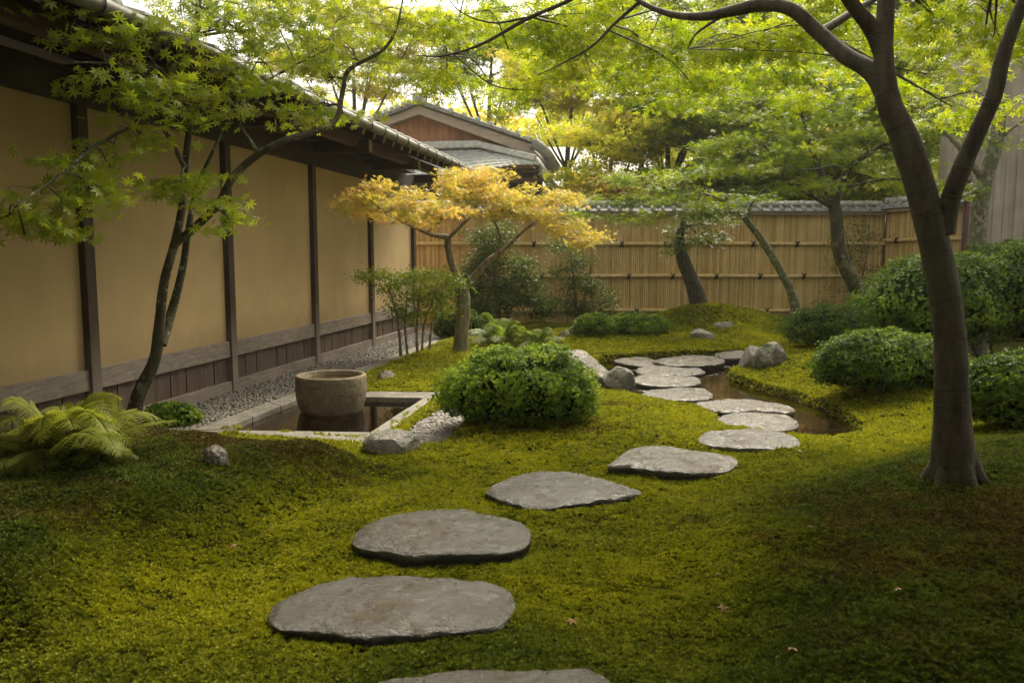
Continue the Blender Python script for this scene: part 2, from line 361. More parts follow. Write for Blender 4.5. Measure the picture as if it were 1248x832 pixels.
M['leaf_canopy'] = leaf_mat('canopy_maple_leaf', [(0, (.13, .21, .010)), (.5, (.23, .31, .014)), (1, (.40, .42, .025))], .58, tcol=1.35)
M['leaf_orange'] = leaf_mat('amber_maple_leaf', [(0, (.30, .36, .05)), (.35, (.53, .48, .10)), (.75, (.64, .50, .14)), (1, (.65, .41, .16))], .5, tsat=(1.1, 1.0, .6))
M['leaf_yellow'] = leaf_mat('yellow_green_maple_leaf', [(0, (.28, .35, .03)), (.5, (.48, .50, .05)), (.85, (.62, .56, .08)), (1, (.66, .46, .13))], .6)
M['leaf_mid'] = leaf_mat('mid_green_maple_leaf', [(0, (.09, .16, .014)), (.5, (.18, .26, .018)), (1, (.32, .36, .03))], .52)
M['leaf_deep'] = leaf_mat('deep_green_leaf', [(0, (.04, .075, .012)), (.5, (.085, .13, .02)), (1, (.15, .20, .032))], .4)
M['leaf_azalea'] = leaf_mat('azalea_leaf', [(0, (.06, .12, .010)), (.45, (.14, .235, .016)), (1, (.30, .40, .04))], .35, rough=.5, spec=.35)
M['leaf_azalea2'] = leaf_mat('dull_azalea_leaf', [(0, (.045, .09, .010)), (.5, (.10, .175, .015)), (1, (.21, .29, .03))], .35, rough=.5, spec=.35)
M['fern'] = leaf_mat('fern_frond', [(0, (.19, .24, .03)), (.5, (.31, .35, .055)), (1, (.46, .46, .09))], .45, rough=.55)
M['fern2'] = leaf_mat('green_fern_frond', [(0, (.10, .16, .03)), (.5, (.20, .28, .05)), (1, (.36, .42, .09))], .45, rough=.5)
M['twig'] = flat_mat('twig', (.05, .035, .022), .8)
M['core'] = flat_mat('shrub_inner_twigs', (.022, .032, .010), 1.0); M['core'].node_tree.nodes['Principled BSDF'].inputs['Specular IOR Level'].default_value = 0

# ------------------------------------------------------------------ plan of the garden
WA = -4.06; WS = 0.18                                        # wall line: x = WA + WS*y
wl = math.hypot(1, WS); WD = np.array([WS, 1, 0])/wl; WN = np.array([1, -WS, 0])/wl
stream_px = [(748,470),(762,480),(785,486),(840,496),(872,508),(885,520),(930,529),(985,535),(1030,535),(1052,526),(1034,508),(1004,494),(966,481),(925,470),(896,460),(888,456),(905,447),(925,440),(905,433),(870,430),(800,432),(740,436),(722,442),(715,452),(735,460)]
stream = smooth_closed([G(*p)[:2] for p in stream_px], 90)
kout = [G(243,519,.03), G(453,541,.03), G(537,478,.03), G(362,476.5,.03)]
kin = [G(268,523.5,.03), G(451,526.5,.03), G(515,485,.03), G(372,482.5,.03)]
kout[0] = G(236,524,.03)
pool_in = [p[:2] for p in kin]; pool_out = [p[:2] for p in kout]
pebble_poly = [G(*p)[:2] for p in [(480,540),(505,520),(540,500),(562,488),(575,500),(560,530),(535,548),(500,552)]]
GOFF0, GOFF1 = 0.0, 0.70                                     # gravel strip offsets from the wall
def woff(x, y): return (x-WA-WS*y)/wl
def gauss(x, y, cx, cy, sx, sy, rot=0):
    c, s = math.cos(rot), math.sin(rot); dx, dy = x-cx, y-cy
    return np.exp(-((dx*c+dy*s)**2/(2*sx*sx)+(-dx*s+dy*c)**2/(2*sy*sy)))
lm = [G(*p)[:2] for p in [(-700, 900), (60, 800), (190, 715), (330, 655), (430, 612), (500, 590), (440, 575), (300, 566), (200, 560), (0, 575), (-700, 575)]]
rm = [G(*p)[:2] for p in [(1000, 1000), (900, 832), (850, 740), (870, 680), (930, 625), (1010, 592), (1120, 560), (1250, 530), (1700, 530), (2200, 900)]]
def mound_l(x, y): return sst(-.12, .42, polydist(x, y, lm)+.10*fbm(x*2.2, y*2.2, 61, 3))
def mound_r(x, y): return sst(-.25, .65, polydist(x, y, rm)+.14*fbm(x*2, y*2, 62, 3))
def T0(x, y):
    x = np.asarray(x, float); y = np.asarray(y, float)
    h = .12*gauss(x, y, -2.5, 3.5, 1.0, 1.05) + .19*mound_l(x, y)
    h += .07*gauss(x, y, 2.7, 3.4, 1.1, 1.2) + .16*mound_r(x, y)
    h += .20*gauss(x, y, 3.3, 7.9, 1.3, 1.4)
    h += .10*gauss(x, y, 0.25, 6.5, .6, .55)
    h += .46*gauss(x, y, 3.3, 13.2, .95, .55) + .12*gauss(x, y, 1.6, 12.0, 1.3, .7)
    h += .05*gauss(x, y, -1.0, 9.6, .8, 1.2)
    h += .05*fbm(x*1.1+3, y*1.1, 3, 3) + .02*fbm(x*4.5, y*4.5, 8, 3)
    wo_ = woff(x, y); g = 1-sst(.85, 1.15, wo_); g = g*sst(4.7, 5.4, y)
    h = h*(1-g) - .01*g
    return h
def T(x, y):
    x = np.asarray(x, float); y = np.asarray(y, float)
    h = T0(x, y)
    ds = polydist(x, y, stream); k = 1-sst(-.9, .02, ds); h = h*(.02+.98*k)
    h = h - .20*sst(-.03, .07, ds)
    do = polydist(x, y, pool_out); h = np.where(do > -.25, h*sst(.25, 0.0, do+.0)*1.0 if False else h*(1-sst(-.25, 0.0, do)), h)
    h = np.where(do > .03, -.02, h)
    di = polydist(x, y, pool_in); h = np.where(di > -.03, -.30, h)
    dp = polydist(x, y, pebble_poly); h = np.where(dp > -.1, h*(1-.9*sst(-.1, .03, dp)) - .03*sst(-.05, .05, dp), h)
    return h
def Tz(x, y): return float(T(np.array([x]), np.array([y]))[0])
def GT(px, py):                                             # pixel ray down to the terrain
    z = 0.0
    for _ in range(6):
        p = G(px, py, z); z = .5*z+.5*Tz(p[0], p[1])
    p = G(px, py, z); return p

# ------------------------------------------------------------------ ground
def ground_mat():
    m, t, N, L, b, o = newmat('moss_and_soil')
    n1 = noise_node(t, 2.2, 5, .6); n2 = noise_node(t, 38, 4, .7); n3_ = noise_node(t, .7, 4, .6)
    c = ramp(t, n1.outputs[0], [(.3, (.03, .036, .005)), (.5, (.05, .055, .006)), (.7, (.05, .035, .012))])
    c = mixc(t, .8, c, ramp(t, n2.outputs[0], [(.35, g3(.45)), (.6, g3(1.2))]), 'MULTIPLY')
    a = N.new('ShaderNodeAttribute'); a.attribute_name = 'soil'
    s = ramp(t, n2.outputs[0], [(.3, (.10, .08, .05)), (.7, (.24, .19, .13))]); c = mixc(t, a.outputs['Fac'], c, s)
    L.new(c, b.inputs['Base Color']); b.inputs['Roughness'].default_value = 1; b.inputs['Specular IOR Level'].default_value = .05
    bump(t, n2.outputs[0], .9, .02, b); return m
def axis_coords(lo, hi, step, far):
    a = list(np.arange(lo, hi+1e-6, step)); s = step; v = lo; L_ = []
    while v > -far: s *= 1.5; v -= s; L_.append(v)
    s = step; v = a[-1]; Rr = []
    while v < far: s *= 1.5; v += s; Rr.append(v)
    return np.unique(np.clip(np.array(L_[::-1]+a+Rr), -150, 150))
xs = axis_coords(-5.2, 8.0, .04, 300); ys = axis_coords(.6, 15.6, .04, 300)
X, Y = np.meshgrid(xs, ys); Z = T(X.ravel(), Y.ravel())
soil = np.maximum.reduce([sst(-.03, .05, polydist(X.ravel(), Y.ravel(), stream)), (polydist(X.ravel(), Y.ravel(), pool_out) > -.02)*1.0,
                          (polydist(X.ravel(), Y.ravel(), pebble_poly) > 0)*1.0, ((woff(X.ravel(), Y.ravel()) < .74) & (Y.ravel() > 5.2))*1.0, (Y.ravel() > 15.2)*.8])
nx, ny = len(xs), len(ys); I = np.arange(nx*ny).reshape(ny, nx)
Q = np.stack([I[:-1, :-1], I[:-1, 1:], I[1:, 1:], I[1:, :-1]], -1).reshape(-1, 4)
o = fast_mesh('ground', np.stack([X.ravel(), Y.ravel(), Z], 1), Q, ground_mat(), attrs={'soil': soil}, smooth=True); tag(o, kind='structure')
def sheet(name, poly, z, mat, expand=.12, label=None):
    c = np.mean(poly, 0); P = [(p[0]+(p[0]-c[0])/np.linalg.norm(p-c)*expand, p[1]+(p[1]-c[1])/np.linalg.norm(p-c)*expand, z) for p in np.array(poly)]
    mb = MB(); mb.add(P, [tuple(range(len(P)))]); return mb.build(name, mat)
tag(sheet('stream_water', stream, -.04, M['stream_water'], .05), kind='structure')
tag(sheet('pool_water', np.array(pool_in), -.012, M['pool_water'], .02), kind='structure')

# ------------------------------------------------------------------ stepping stones
def zoomA(p): return (300+p[0]/2.496, 560+p[1]/2.496)
def zoomB(p): return (640+p[0]/3.12, 370+p[1]/3.12)
STEPS = [
 (zoomA, [(360,690),(420,660),(520,645),(700,628),(860,632),(1000,628),(1060,632),(1112,679),(1080,750),(900,800),(600,800),(420,750)], 'wet flagstone cut off by the bottom edge, nearest of the stepping stones'),
 (zoomA, [(68,450),(110,412),(190,388),(300,362),(430,354),(560,355),(680,365),(770,380),(805,400),(812,440),(790,480),(765,500),(690,512),(560,518),(480,524),(380,530),(290,520),(180,505),(90,495)], 'largest wet rippled stepping stone, whole and nearest in the moss foreground'),
 (zoomA, [(325,235),(345,200),(400,178),(480,160),(600,150),(700,155),(800,175),(855,200),(864,228),(820,262),(720,275),(620,276),(500,285),(420,270),(345,258)], 'wet oval stepping stone with a brown swirl, second whole one from the front'),
 (zoomA, [(730,86),(770,60),(830,42),(910,32),(1000,36),(1090,55),(1160,75),(1205,92),(1150,108),(1050,120),(950,133),(880,138),(810,126),(755,106)], 'pointed wet stepping stone with a notched front, third whole one from the front'),
 (zoomB, [(318,610),(345,582),(400,552),(480,541),(560,541),(660,555),(760,575),(806,598),(770,622),(680,632),(600,634),(500,627),(400,612)], 'speckled grey stepping stone undercut at its front edge, fourth whole one from the front'),
 (zoomB, [(653,505),(680,485),(760,475),(880,473),(980,485),(1035,510),(1046,540),(980,548),(860,550),(740,540),(670,525)], 'rounded stepping stone on moss just before the narrow end of the stream'),
 (zoomB, [(722,435),(780,418),(880,413),(980,420),(1030,435),(1034,462),(960,475),(850,468),(760,452)], 'smooth oval stepping stone beside the narrow tip of the stream'),
 (zoomB, [(638,378),(700,365),(800,362),(900,368),(980,380),(1025,398),(1000,412),(880,404),(780,410),(690,395)], 'long brownish stepping slab with pale front edge crossing into the stream'),
 (zoomB, [(440,342),(490,325),(600,317),(680,320),(712,340),(700,357),(600,366),(500,362)], 'stepping stone at the moss edge, first one inside the stream bend'),
 (zoomB, [(392,287),(450,268),(540,266),(640,278),(668,292),(640,305),(540,309),(440,302)], 'pale oval stepping stone standing in the stream beside the cascade rocks'),
 (zoomB, [(422,250),(470,235),(580,233),(650,240),(682,255),(640,266),(520,269),(450,263)], 'small pale stepping stone in the stream between two larger ones'),
 (zoomB, [(488,215),(560,200),(680,196),(748,205),(752,222),(680,231),(560,231)], 'tallest flat stepping stone at the far side of the stream, mossy at its side'),
 (zoomB, [(338,215),(380,203),(450,203),(502,218),(480,232),(400,229)], 'leftmost far stepping stone, low and rounded, at the stream head'),
 (zoomB, [(722,190),(760,182),(830,180),(856,195),(800,206),(740,201)], 'thin flat stepping slab touching the paired boulders'),
]
step_polys = []
def stepping_stone(pts, label, i, side=.075):
    rnd = np.random.RandomState(i)
    cpx = np.mean(pts, 0); b = GT(*cpx); zt = max(b[2], -.03)+.072
    if i in (8, 9, 10, 11, 12, 13): zt = .0 if i != 11 else .03
    if i == 13: zt = .02
    P = np.array([G(p[0], p[1], zt)[:2] for p in pts]); P = smooth_closed(P, 160)
    c = P.mean(0); D = P-c; ang = np.arctan2(D[:, 1], D[:, 0])
    D = D*(1+.03*fbm(np.cos(ang)*2+i, np.sin(ang)*2, i, 4))[:, None]
    step_polys.append(c+D)
    fr = list(np.linspace(.03, .93, 34))+[.955, .975, .99, .998]
    V = []; rings = []
    depth = .16 if i < 8 else .3
    for f in fr:
        xy = c+D*f
        ca, sa = math.cos(.5+i*.7), math.sin(.5+i*.7); uu = xy[:, 0]*ca+xy[:, 1]*sa; vv = -xy[:, 0]*sa+xy[:, 1]*ca; wu = .02*fbm(xy[:, 0]*6, xy[:, 1]*6, 30+i, 3)
        rp = np.abs(vn((uu+wu)*34, (vv+wu)*13, 70+i)); rough_ = .35+.65*sst(-.15, .25, fbm(xy[:, 0]*3+i, xy[:, 1]*3, 80+i, 3))
        z = zt+.012*(1-f*f)+.018*fbm(xy[:, 0]*4+i*3, xy[:, 1]*4, 40+i, 4)-.011*rp*rough_+.008*fbm(xy[:, 0]*26, xy[:, 1]*26, 60+i, 3)
        z = z - .009*sst(.93, 1.0, np.full(len(z), f))
        rings.append(np.column_stack([xy, z]))
    for f, dz in ((1.008, -.018), (1.0, -.04), (.985, -.07), (.95, -depth)):
        wob = f+.035*fbm(ang*5+dz*90, np.full(len(ang), dz*30.), 90+i, 3)
        xy = c+D*wob[:, None]; rings.append(np.column_stack([xy, np.full(len(ang), zt+dz)+.006*vn(ang*6, ang*0, i)]))
    V = np.vstack([[c[0], c[1], zt+.012]]+rings); n = 160; Fq = []
    for r in range(len(rings)-1):
        for j in range(n):
            k = (j+1) % n; a = 1+r*n; bq = 1+(r+1)*n; Fq.append((a+j, bq+j, bq+k, a+k))
    mb = MB(); mb.add(V, [(0, 1+j, 1+(j+1) % n) for j in range(n)]+Fq, True)
    mb.v = [tuple(v) for v in (np.array(mb.v)-np.array([c[0], c[1], zt-.1]))]
    o = mb.build('stepping_stone', M['step']); o.location = (c[0], c[1], zt-.1)
    tag(o, label, 'stepping stone', 'stepping stones of the winding path')
for i, (zf, pts, lab) in enumerate(STEPS): stepping_stone([zf(p) for p in pts], lab, i)

# ------------------------------------------------------------------ boulders
_ico = None
def ico_dirs(sub=4):
    import bmesh
    bm = bmesh.new(); bmesh.ops.create_icosphere(bm, subdivisions=sub, radius=1)
    V = np.array([v.co[:] for v in bm.verts]); Fc = [tuple(v.index for v in f.verts) for f in bm.faces]; bm.free(); return V, Fc
ICO4 = ico_dirs(5)
def boulder(name, c, s, seed, mat, label, cat='boulder', group=None, rot=0, facets=7, rough=.10, sink=.25):
    V, Fc = ICO4; rs = np.random.RandomState(seed); P = V.copy()
    for _ in range(facets):                                # cut facets
        n = rs.normal(size=3); n /= np.linalg.norm(n); n[2] = abs(n[2])*.8; n /= np.linalg.norm(n); d = rs.uniform(.62, .9)
        h = P@n-d; P = P - np.where(h > 0, h, 0)[:, None]*n*.9
    P = P*(1+rough*n3(P, 1.6, seed)[:, None]+rough*.5*n3(P, 5, seed+3)[:, None]+rough*.22*n3(P, 15, seed+7)[:, None])
    P = P*np.array(s)/2; cc, ss = math.cos(rot), math.sin(rot); P = np.column_stack([P[:, 0]*cc-P[:, 1]*ss, P[:, 0]*ss+P[:, 1]*cc, P[:, 2]])
    P[:, 2] += s[2]/2*(1-2*sink)
    me = bpy.data.meshes.new(name); me.from_pydata([tuple(p) for p in P], [], Fc); me.materials.append(mat)
    me.polygons.foreach_set('use_smooth', [True]*len(Fc)); o = bpy.data.objects.new(name, me); COL.objects.link(o); o.location = [float(v) for v in c]
    return tag(o, label, cat, group)
def on(px, py): p = GT(px, py); return p
def rock_at(px, py, wpx, hpx, label, seed, mat='boulder', name='boulder', dy=.8, cat='boulder', **k):
    """px,py: the foot of the rock, wpx,hpx: its size in the photograph"""
    p = on(px, py); s = p[1]/F; w_ = wpx*s; h_ = hpx*s/(1-k.get('sink', .25))
    return boulder(name, (p[0], p[1]+w_*dy/2, p[2]+.012), (w_, w_*dy, h_), seed, M[mat], label, cat, **k)
rock_at(922, 452, 40, 30, 'grey brown boulder tucked behind and left of the faceted one by the stream', 11)
rock_at(946, 452, 48, 36, 'large faceted pale grey boulder on the right bank of the stream', 12, facets=10)
rock_at(858, 417, 36, 15, 'low pale boulder at the foot of the back moss mound', 13)
rock_at(886, 405, 28, 13, 'small rounded mossy stone on the back moss mound', 14)
rock_at(708, 478, 88, 44, 'tall slanting wet rock rising behind the round azalea', 15, 'dark_rock', facets=9, dy=1.1)
rock_at(755, 480, 46, 30, 'dark brown upright rock with water stains at the stream edge', 16, 'dark_rock', facets=8, dy=.9)
rock_at(473, 561, 76, 30, 'smooth humped grey rock at the front corner of the pool kerb', 17, facets=4, rough=.08, mat='boulder', name='boulder')
rock_at(258, 574, 34, 24, 'small pale lumpy stone lying alone in the left moss mound', 18, name='small_stone', cat='stone', facets=5, rough=.3)
rock_at(470, 466, 22, 12, 'small flat stone in the moss beyond the basin', 19, name='small_stone', cat='stone', facets=3)
rock_at(704, 412, 20, 16, 'greenish grey rock left of the low clipped hedge', 21, name='small_stone', cat='stone')
rock_at(688, 415, 14, 12, 'pale rock between the fern and the low clipped hedge', 22, name='small_stone', cat='stone')
rock_at(673, 420, 10, 6, 'tiny tan stone in moss right of the green fern', 23, name='small_stone', cat='stone')

# ------------------------------------------------------------------ pool kerb, basin, edging
pk = thing('pool_kerb', 'pale granite kerb framing the rectangular sunken pool', 'kerb', (*G(380, 530)[:2], 0))
for a in range(4):
    b_ = (a+1) % 4; A0, A1, B0, B1 = kout[a], kin[a], kout[b_], kin[b_]
    e0 = (B0-A0); e0 = e0/np.linalg.norm(e0)*.003
    ns = 2 if a in (0, 2) else 3
    for j in range(ns):
        u0, u1 = j/ns, (j+1)/ns; g_ = e0*.8
        q = [A0+(B0-A0)*u0+g_, A0+(B0-A0)*u1-g_, A1+(B1-A1)*u1-g_, A1+(B1-A1)*u0+g_]; mb = MB()
        mb.hexa([np.array([p[0], p[1], -.32]) for p in q]+[np.array([p[0], p[1], .03+.002*((a+j) % 3)]) for p in q]); mb.build('kerb_stone', M['granite'], pk, bevel=.008)
bc = G(401, 512, -.05); bc = np.array([bc[0]-.03, bc[1]+.24, 0.012])
bs = thing('stone_basin', 'round carved stone water basin standing in the sunken pool', 'water basin', (bc[0], bc[1], -.1))
prof = [(.0, -.10), (.12, -.10), (.165, -.082), (.212, -.04), (.247, .02), (.266, .09), (.272, .16), (.271, .235), (.268, .264), (.260, .276), (.244, .277), (.234, .268), (.228, .25), (.20, .20), (.12, .17), (0, .165)]
nn = 72; V = []; an = np.linspace(0, 2*math.pi, nn, endpoint=False); pr = []
for i in range(len(prof)-1):
    for t_ in np.linspace(0, 1, 4, endpoint=False): pr.append((prof[i][0]*(1-t_)+prof[i+1][0]*t_, prof[i][1]*(1-t_)+prof[i+1][1]*t_))
pr.append(prof[-1]); pr = np.array(pr)
for r_, z_ in pr:
    rr = r_*1.09*(1+.012*vn(np.cos(an)*2.5+z_*5, np.sin(an)*2.5, 5)+.012*vn(np.cos(an)*14, np.sin(an)*14+z_*40, 6)*(r_ > .1))
    V.append(np.column_stack([bc[0]+rr*np.cos(an), bc[1]+rr*np.sin(an), np.full(nn, z_*1.07)]))
V = np.vstack(V); Q = np.array([(i*nn+j, i*nn+(j+1) % nn, (i+1)*nn+(j+1) % nn, (i+1)*nn+j) for i in range(len(pr)-1) for j in range(nn)])
fast_mesh('bowl', V, Q, M['basin'], bs, smooth=True)
wv = [(bc[0]+.222*math.cos(a), bc[1]+.222*math.sin(a), .26) for a in an]; mb = MB(); mb.add(wv, [tuple(range(nn))]); mb.build('basin_water', M['basin_water'], bs)
mb = MB(); mb.tube([(bc[0]+.15*math.cos(a), bc[1]+.15*math.sin(a), -.1) for a in np.linspace(0, 6.283, 3)][:2], .02, 6) if False else None
for k, a in enumerate(np.linspace(0, 2*math.pi, 9, endpoint=False)):
    rr = .2+.05*math.sin(k*2.3)
    boulder('wet_pebble', (bc[0]+rr*math.cos(a), bc[1]+rr*math.sin(a), -.085), (.06+.02*math.sin(k), .05, .04), 60+k, M['dark_rock'], 'small wet pebble at the foot of the stone basin in the pool', 'pebble', 'pebbles under the stone basin')
ed = thing('stone_edging', 'flat grey stone edging between the wall gravel and the moss', 'edging', (WA+.8+WS*9, 9, 0))
yy = 7.55
for k in range(5):
    L_ = [1.2, .95, 1.3, 1.05, 1.0][k]; a0 = WA+(.86)*wl+WS*yy; mb = MB(); y1 = yy+L_-.008
    q = [(WA+.72*wl+WS*yy, yy), (WA+.92*wl+WS*yy, yy), (WA+.92*wl+WS*y1, y1), (WA+.72*wl+WS*y1, y1)]
    mb.hexa([(p[0], p[1], -.1) for p in q]+[(p[0], p[1], .035+.002*(k % 2)) for p in q]); mb.build('edging_stone', M['granite'], ed, bevel=.008); yy += L_

# ------------------------------------------------------------------ gravel and pebbles
def pebbles(name, pts, size, mat, seed, label):
    V0, F0 = ico_dirs(1); rs = np.random.RandomState(seed); n = len(pts); s = rs.uniform(.6, 1.25, n)*size
    S = np.stack([s*rs.uniform(.8, 1.3, n), s*rs.uniform(.8, 1.2, n), s*rs.uniform(.45, .75, n)], 1)
    a = rs.uniform(0, 6.28, n); P = V0[None]*S[:, None]; c, s_ = np.cos(a)[:, None], np.sin(a)[:, None]
    P = np.stack([P[..., 0]*c-P[..., 1]*s_, P[..., 0]*s_+P[..., 1]*c, P[..., 2]+.25*P[..., 0]], -1) + pts[:, None]
    Fc = np.array(F0)[None]+(np.arange(n)*len(V0))[:, None, None]
    o = fast_mesh(name, P.reshape(-1, 3), Fc.reshape(-1, 3), mat, smooth=True); tag(o, label, 'gravel', kind='stuff'); return o
rs = np.random.RandomState(3)
n = 15000; yg = 5.0+8.6*rs.rand(n)**1.35; og = rs.uniform(.04, .71, n); xg = WA+WS*yg+og*wl
pebbles('gravel', np.column_stack([xg, yg, T(xg, yg)+.004+.012*rs.rand(n)]), .0165, M['gravel'], 4, 'dark grey gravel strip running along the foot of the wall')
bb = np.array(pebble_poly); n = 5200; xg = rs.uniform(bb[:, 0].min(), bb[:, 0].max(), n); yg = rs.uniform(bb[:, 1].min(), bb[:, 1].max(), n); k = inpoly(xg, yg, pebble_poly)
xg, yg = xg[k], yg[k]; pebbles('pebbles', np.column_stack([xg, yg, T(xg, yg)+.01+.02*rs.rand(len(xg))]), .017, M['pebble'], 5, 'pale pebble patch between the pool kerb and the round azalea')
n = 2600; bb = stream; xg = rs.uniform(bb[:, 0].min(), bb[:, 0].max(), n); yg = rs.uniform(bb[:, 1].min(), bb[:, 1].max(), n); k = polydist(xg, yg, stream) > .03
xg, yg = xg[k], yg[k]; pebbles('stream_gravel', np.column_stack([xg, yg, T(xg, yg)+.01*rs.rand(len(xg))]), .022, M['gravel'], 6, 'brown gravel lying on the bed of the stream')

# ------------------------------------------------------------------ moss
def moss_mat():
    m, t, N, L, b, o = newmat('moss_tufts')
    a = N.new('ShaderNodeAttribute'); a.attribute_name = 'rnd'; d = N.new('ShaderNodeAttribute'); d.attribute_name = 'dry'; g = N.new('ShaderNodeAttribute'); g.attribute_name = 'lush_shade'
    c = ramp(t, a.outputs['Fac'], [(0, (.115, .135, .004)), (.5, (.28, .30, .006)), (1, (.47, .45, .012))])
    c = mixc(t, g.outputs['Fac'], c, ramp(t, a.outputs['Fac'], [(0, (.025, .042, .003)), (.5, (.062, .095, .006)), (1, (.14, .185, .012))]))  # dark ramp: greener moss and painted shade together
    c = mixc(t, d.outputs['Fac'], c, ramp(t, a.outputs['Fac'], [(0, (.035, .022, .006)), (.5, (.09, .055, .010)), (1, (.19, .13, .02))]))
    L.new(c, b.inputs['Base Color']); b.inputs['Roughness'].default_value = .6; b.inputs['Specular IOR Level'].default_value = .25
    tr = N.new('ShaderNodeBsdfTranslucent'); L.new(c, tr.inputs[0]); mx = N.new('ShaderNodeMixShader'); mx.inputs[0].default_value = .3
    L.new(b.outputs[0], mx.inputs[1]); L.new(tr.outputs[0], mx.inputs[2]); L.new(mx.outputs[0], o.inputs[0]); return m
def moss():
    rs = np.random.RandomState(9); PX = []; SZ = []
    bands = [(1.6, 3.4, 18000, .0095, 1.0), (3.4, 5.0, 10000, .0125, 1.0), (5.0, 8.0, 4800, .018, 1.0), (8.0, 15.1, 2300, .031, 1.0)]
    for y0, y1, dens, sz, _ in bands:
        n = int(dens*(y1-y0)*2*(.66*y1+.8)); y = rs.uniform(y0, y1, n); x = rs.uniform(-1, 1, n)*(.66*y1+.8)
        k = np.abs(x) < .66*y+.8; x, y = x[k], y[k]
        gap = fbm(x*9, y*9, 70, 3); k = (gap > -.9) ; x, y = x[k], y[k]
        wo_ = woff(x, y); k = (wo_ > .93) | ((y < 5.25) & (wo_ > .1)); x, y = x[k], y[k]
        k = (polydist(x, y, stream) < .015) & (polydist(x, y, pool_out) < -.012+.09*np.clip(fbm(x*6, y*6, 90, 3), 0, 1)); x, y = x[k], y[k]
        k = polydist(x, y, pebble_poly) < .0; x, y = x[k], y[k]
        k = ~((x > 4.9) & (y > 6.2) & (y < 12)) | (x < 5.4); x, y = x[k], y[k]
        for sp_ in step_polys:
            c = sp_.mean(0); near = np.hypot(x-c[0], y-c[1]) < 1.2; kk = np.ones(len(x), bool)
            kk[near] = polydist(x[near], y[near], sp_) < .004+.085*np.clip(fbm(x[near]*11, y[near]*11, 91, 3), 0, 1); x, y = x[kk], y[kk]
        PX.append(np.column_stack([x, y])); SZ.append(np.full(len(x), sz))
    P = np.vstack(PX); S = np.concatenate(SZ); x, y = P[:, 0], P[:, 1]; n = len(x)
    cl = fbm(x*14, y*14, 33, 3)                         # clumping
    def cushions(f, sd):                                # small rounded cushions
        gx_, gy_ = np.floor(x*f), np.floor(y*f); d = np.full(n, 9.)
        for i in (-1, 0, 1):
            for j in (-1, 0, 1): cx, cy = gx_+i, gy_+j; d = np.minimum(d, np.hypot(x*f-cx-_hash(cx, cy, sd), y*f-cy-_hash(cx, cy, sd+1)))
        return np.sqrt(np.clip(1-d*d, 0, 1))
    cu = cushions(15, 5)*.5+cushions(38, 9)*.5
    S = S*rs.uniform(.7, 1.3, n)*(1+.3*cl); z = T(x, y)-.006+.036*cu+.035*(np.abs(polydist(x, y, pool_out)+.04) < .05)*(polydist(x, y, pool_out) > -.012)+.016*np.clip(fbm(x*5, y*5, 35, 2)+.4, 0, 1)
    lush_shade = np.clip(mound_l(x, y)*1.0 + mound_r(x, y)*.9 + .6*gauss(x, y, -1.9, 2.0, 1.0, .5) + .5*gauss(x, y, 1.6, 2.0, 1.0, .5) + .5*gauss(x, y, .2, 2.2, 1.4, .8) + (y > 12)*.5 + .8*fbm(x*1.4, y*1.4, 51, 3), 0, 1)  # greener moss, plus shade of mounds and near corners painted into the tone
    dz = .62*gauss(x, y, -1.55, 4.55, .75, .35, -.35)+.55*gauss(x, y, .1, 5.55, .9, .16, .1)+.5*gauss(x, y, .95, 6.5, .3, .12)+.45*gauss(x, y, 2.0, 3.0, .7, .5)+.45*gauss(x, y, -3.0, 3.2, 1.2, .25)+.3*gauss(x, y, 3.2, 7.0, .9, .3)+.3*gauss(x, y, .6, 3.6, .5, .3)
    dz += .30*mound_r(x, y)+.24*mound_l(x, y)+.30*np.clip(fbm(x*1.0, y*1.0, 77, 3), 0, 1)
    dry = .85*sst(.36, .78, dz+.45*fbm(x*7, y*7, 52, 4)+.12*rs.normal(size=n))
    rn = np.clip(.05+.6*cu+.3*cl+.28*rs.normal(size=n)+.3*fbm(x*2.2, y*2.2, 53, 3), 0, 1)
    B = 5; az = rs.uniform(0, 6.28, (n, 1))+np.arange(B)[None]*6.283/B+rs.normal(0, .25, (n, B)); el = rs.uniform(.15, 1.25, (n, B))
    dx, dy, dzv = np.cos(az)*np.cos(el), np.sin(az)*np.cos(el), np.sin(el); Lh = S[:, None]*rs.uniform(.8, 1.25, (n, B))
    C = np.column_stack([x, y, z])[:, None]; tip = C+np.stack([dx*Lh, dy*Lh, dzv*Lh*.95], -1)
    side = np.stack([-np.sin(az), np.cos(az), 0*az], -1)*(Lh*.24)[..., None]
    mid = C+np.stack([dx*Lh, dy*Lh, dzv*Lh], -1)*.45
    V = np.stack([np.broadcast_to(C, tip.shape)-[0, 0, .004], mid+side, tip, mid-side], 2).reshape(-1, 3)
    Q = np.arange(len(V)).reshape(-1, 4); rep = B*4
    o = fast_mesh('moss', V, Q, moss_mat(), attrs={'rnd': np.repeat(rn, rep), 'dry': np.repeat(dry, rep), 'lush_shade': np.repeat(lush_shade, rep)})
    tag(o, 'soft green and yellow moss carpet with brown patches', 'moss', kind='stuff'); print('moss tufts', n)
moss()

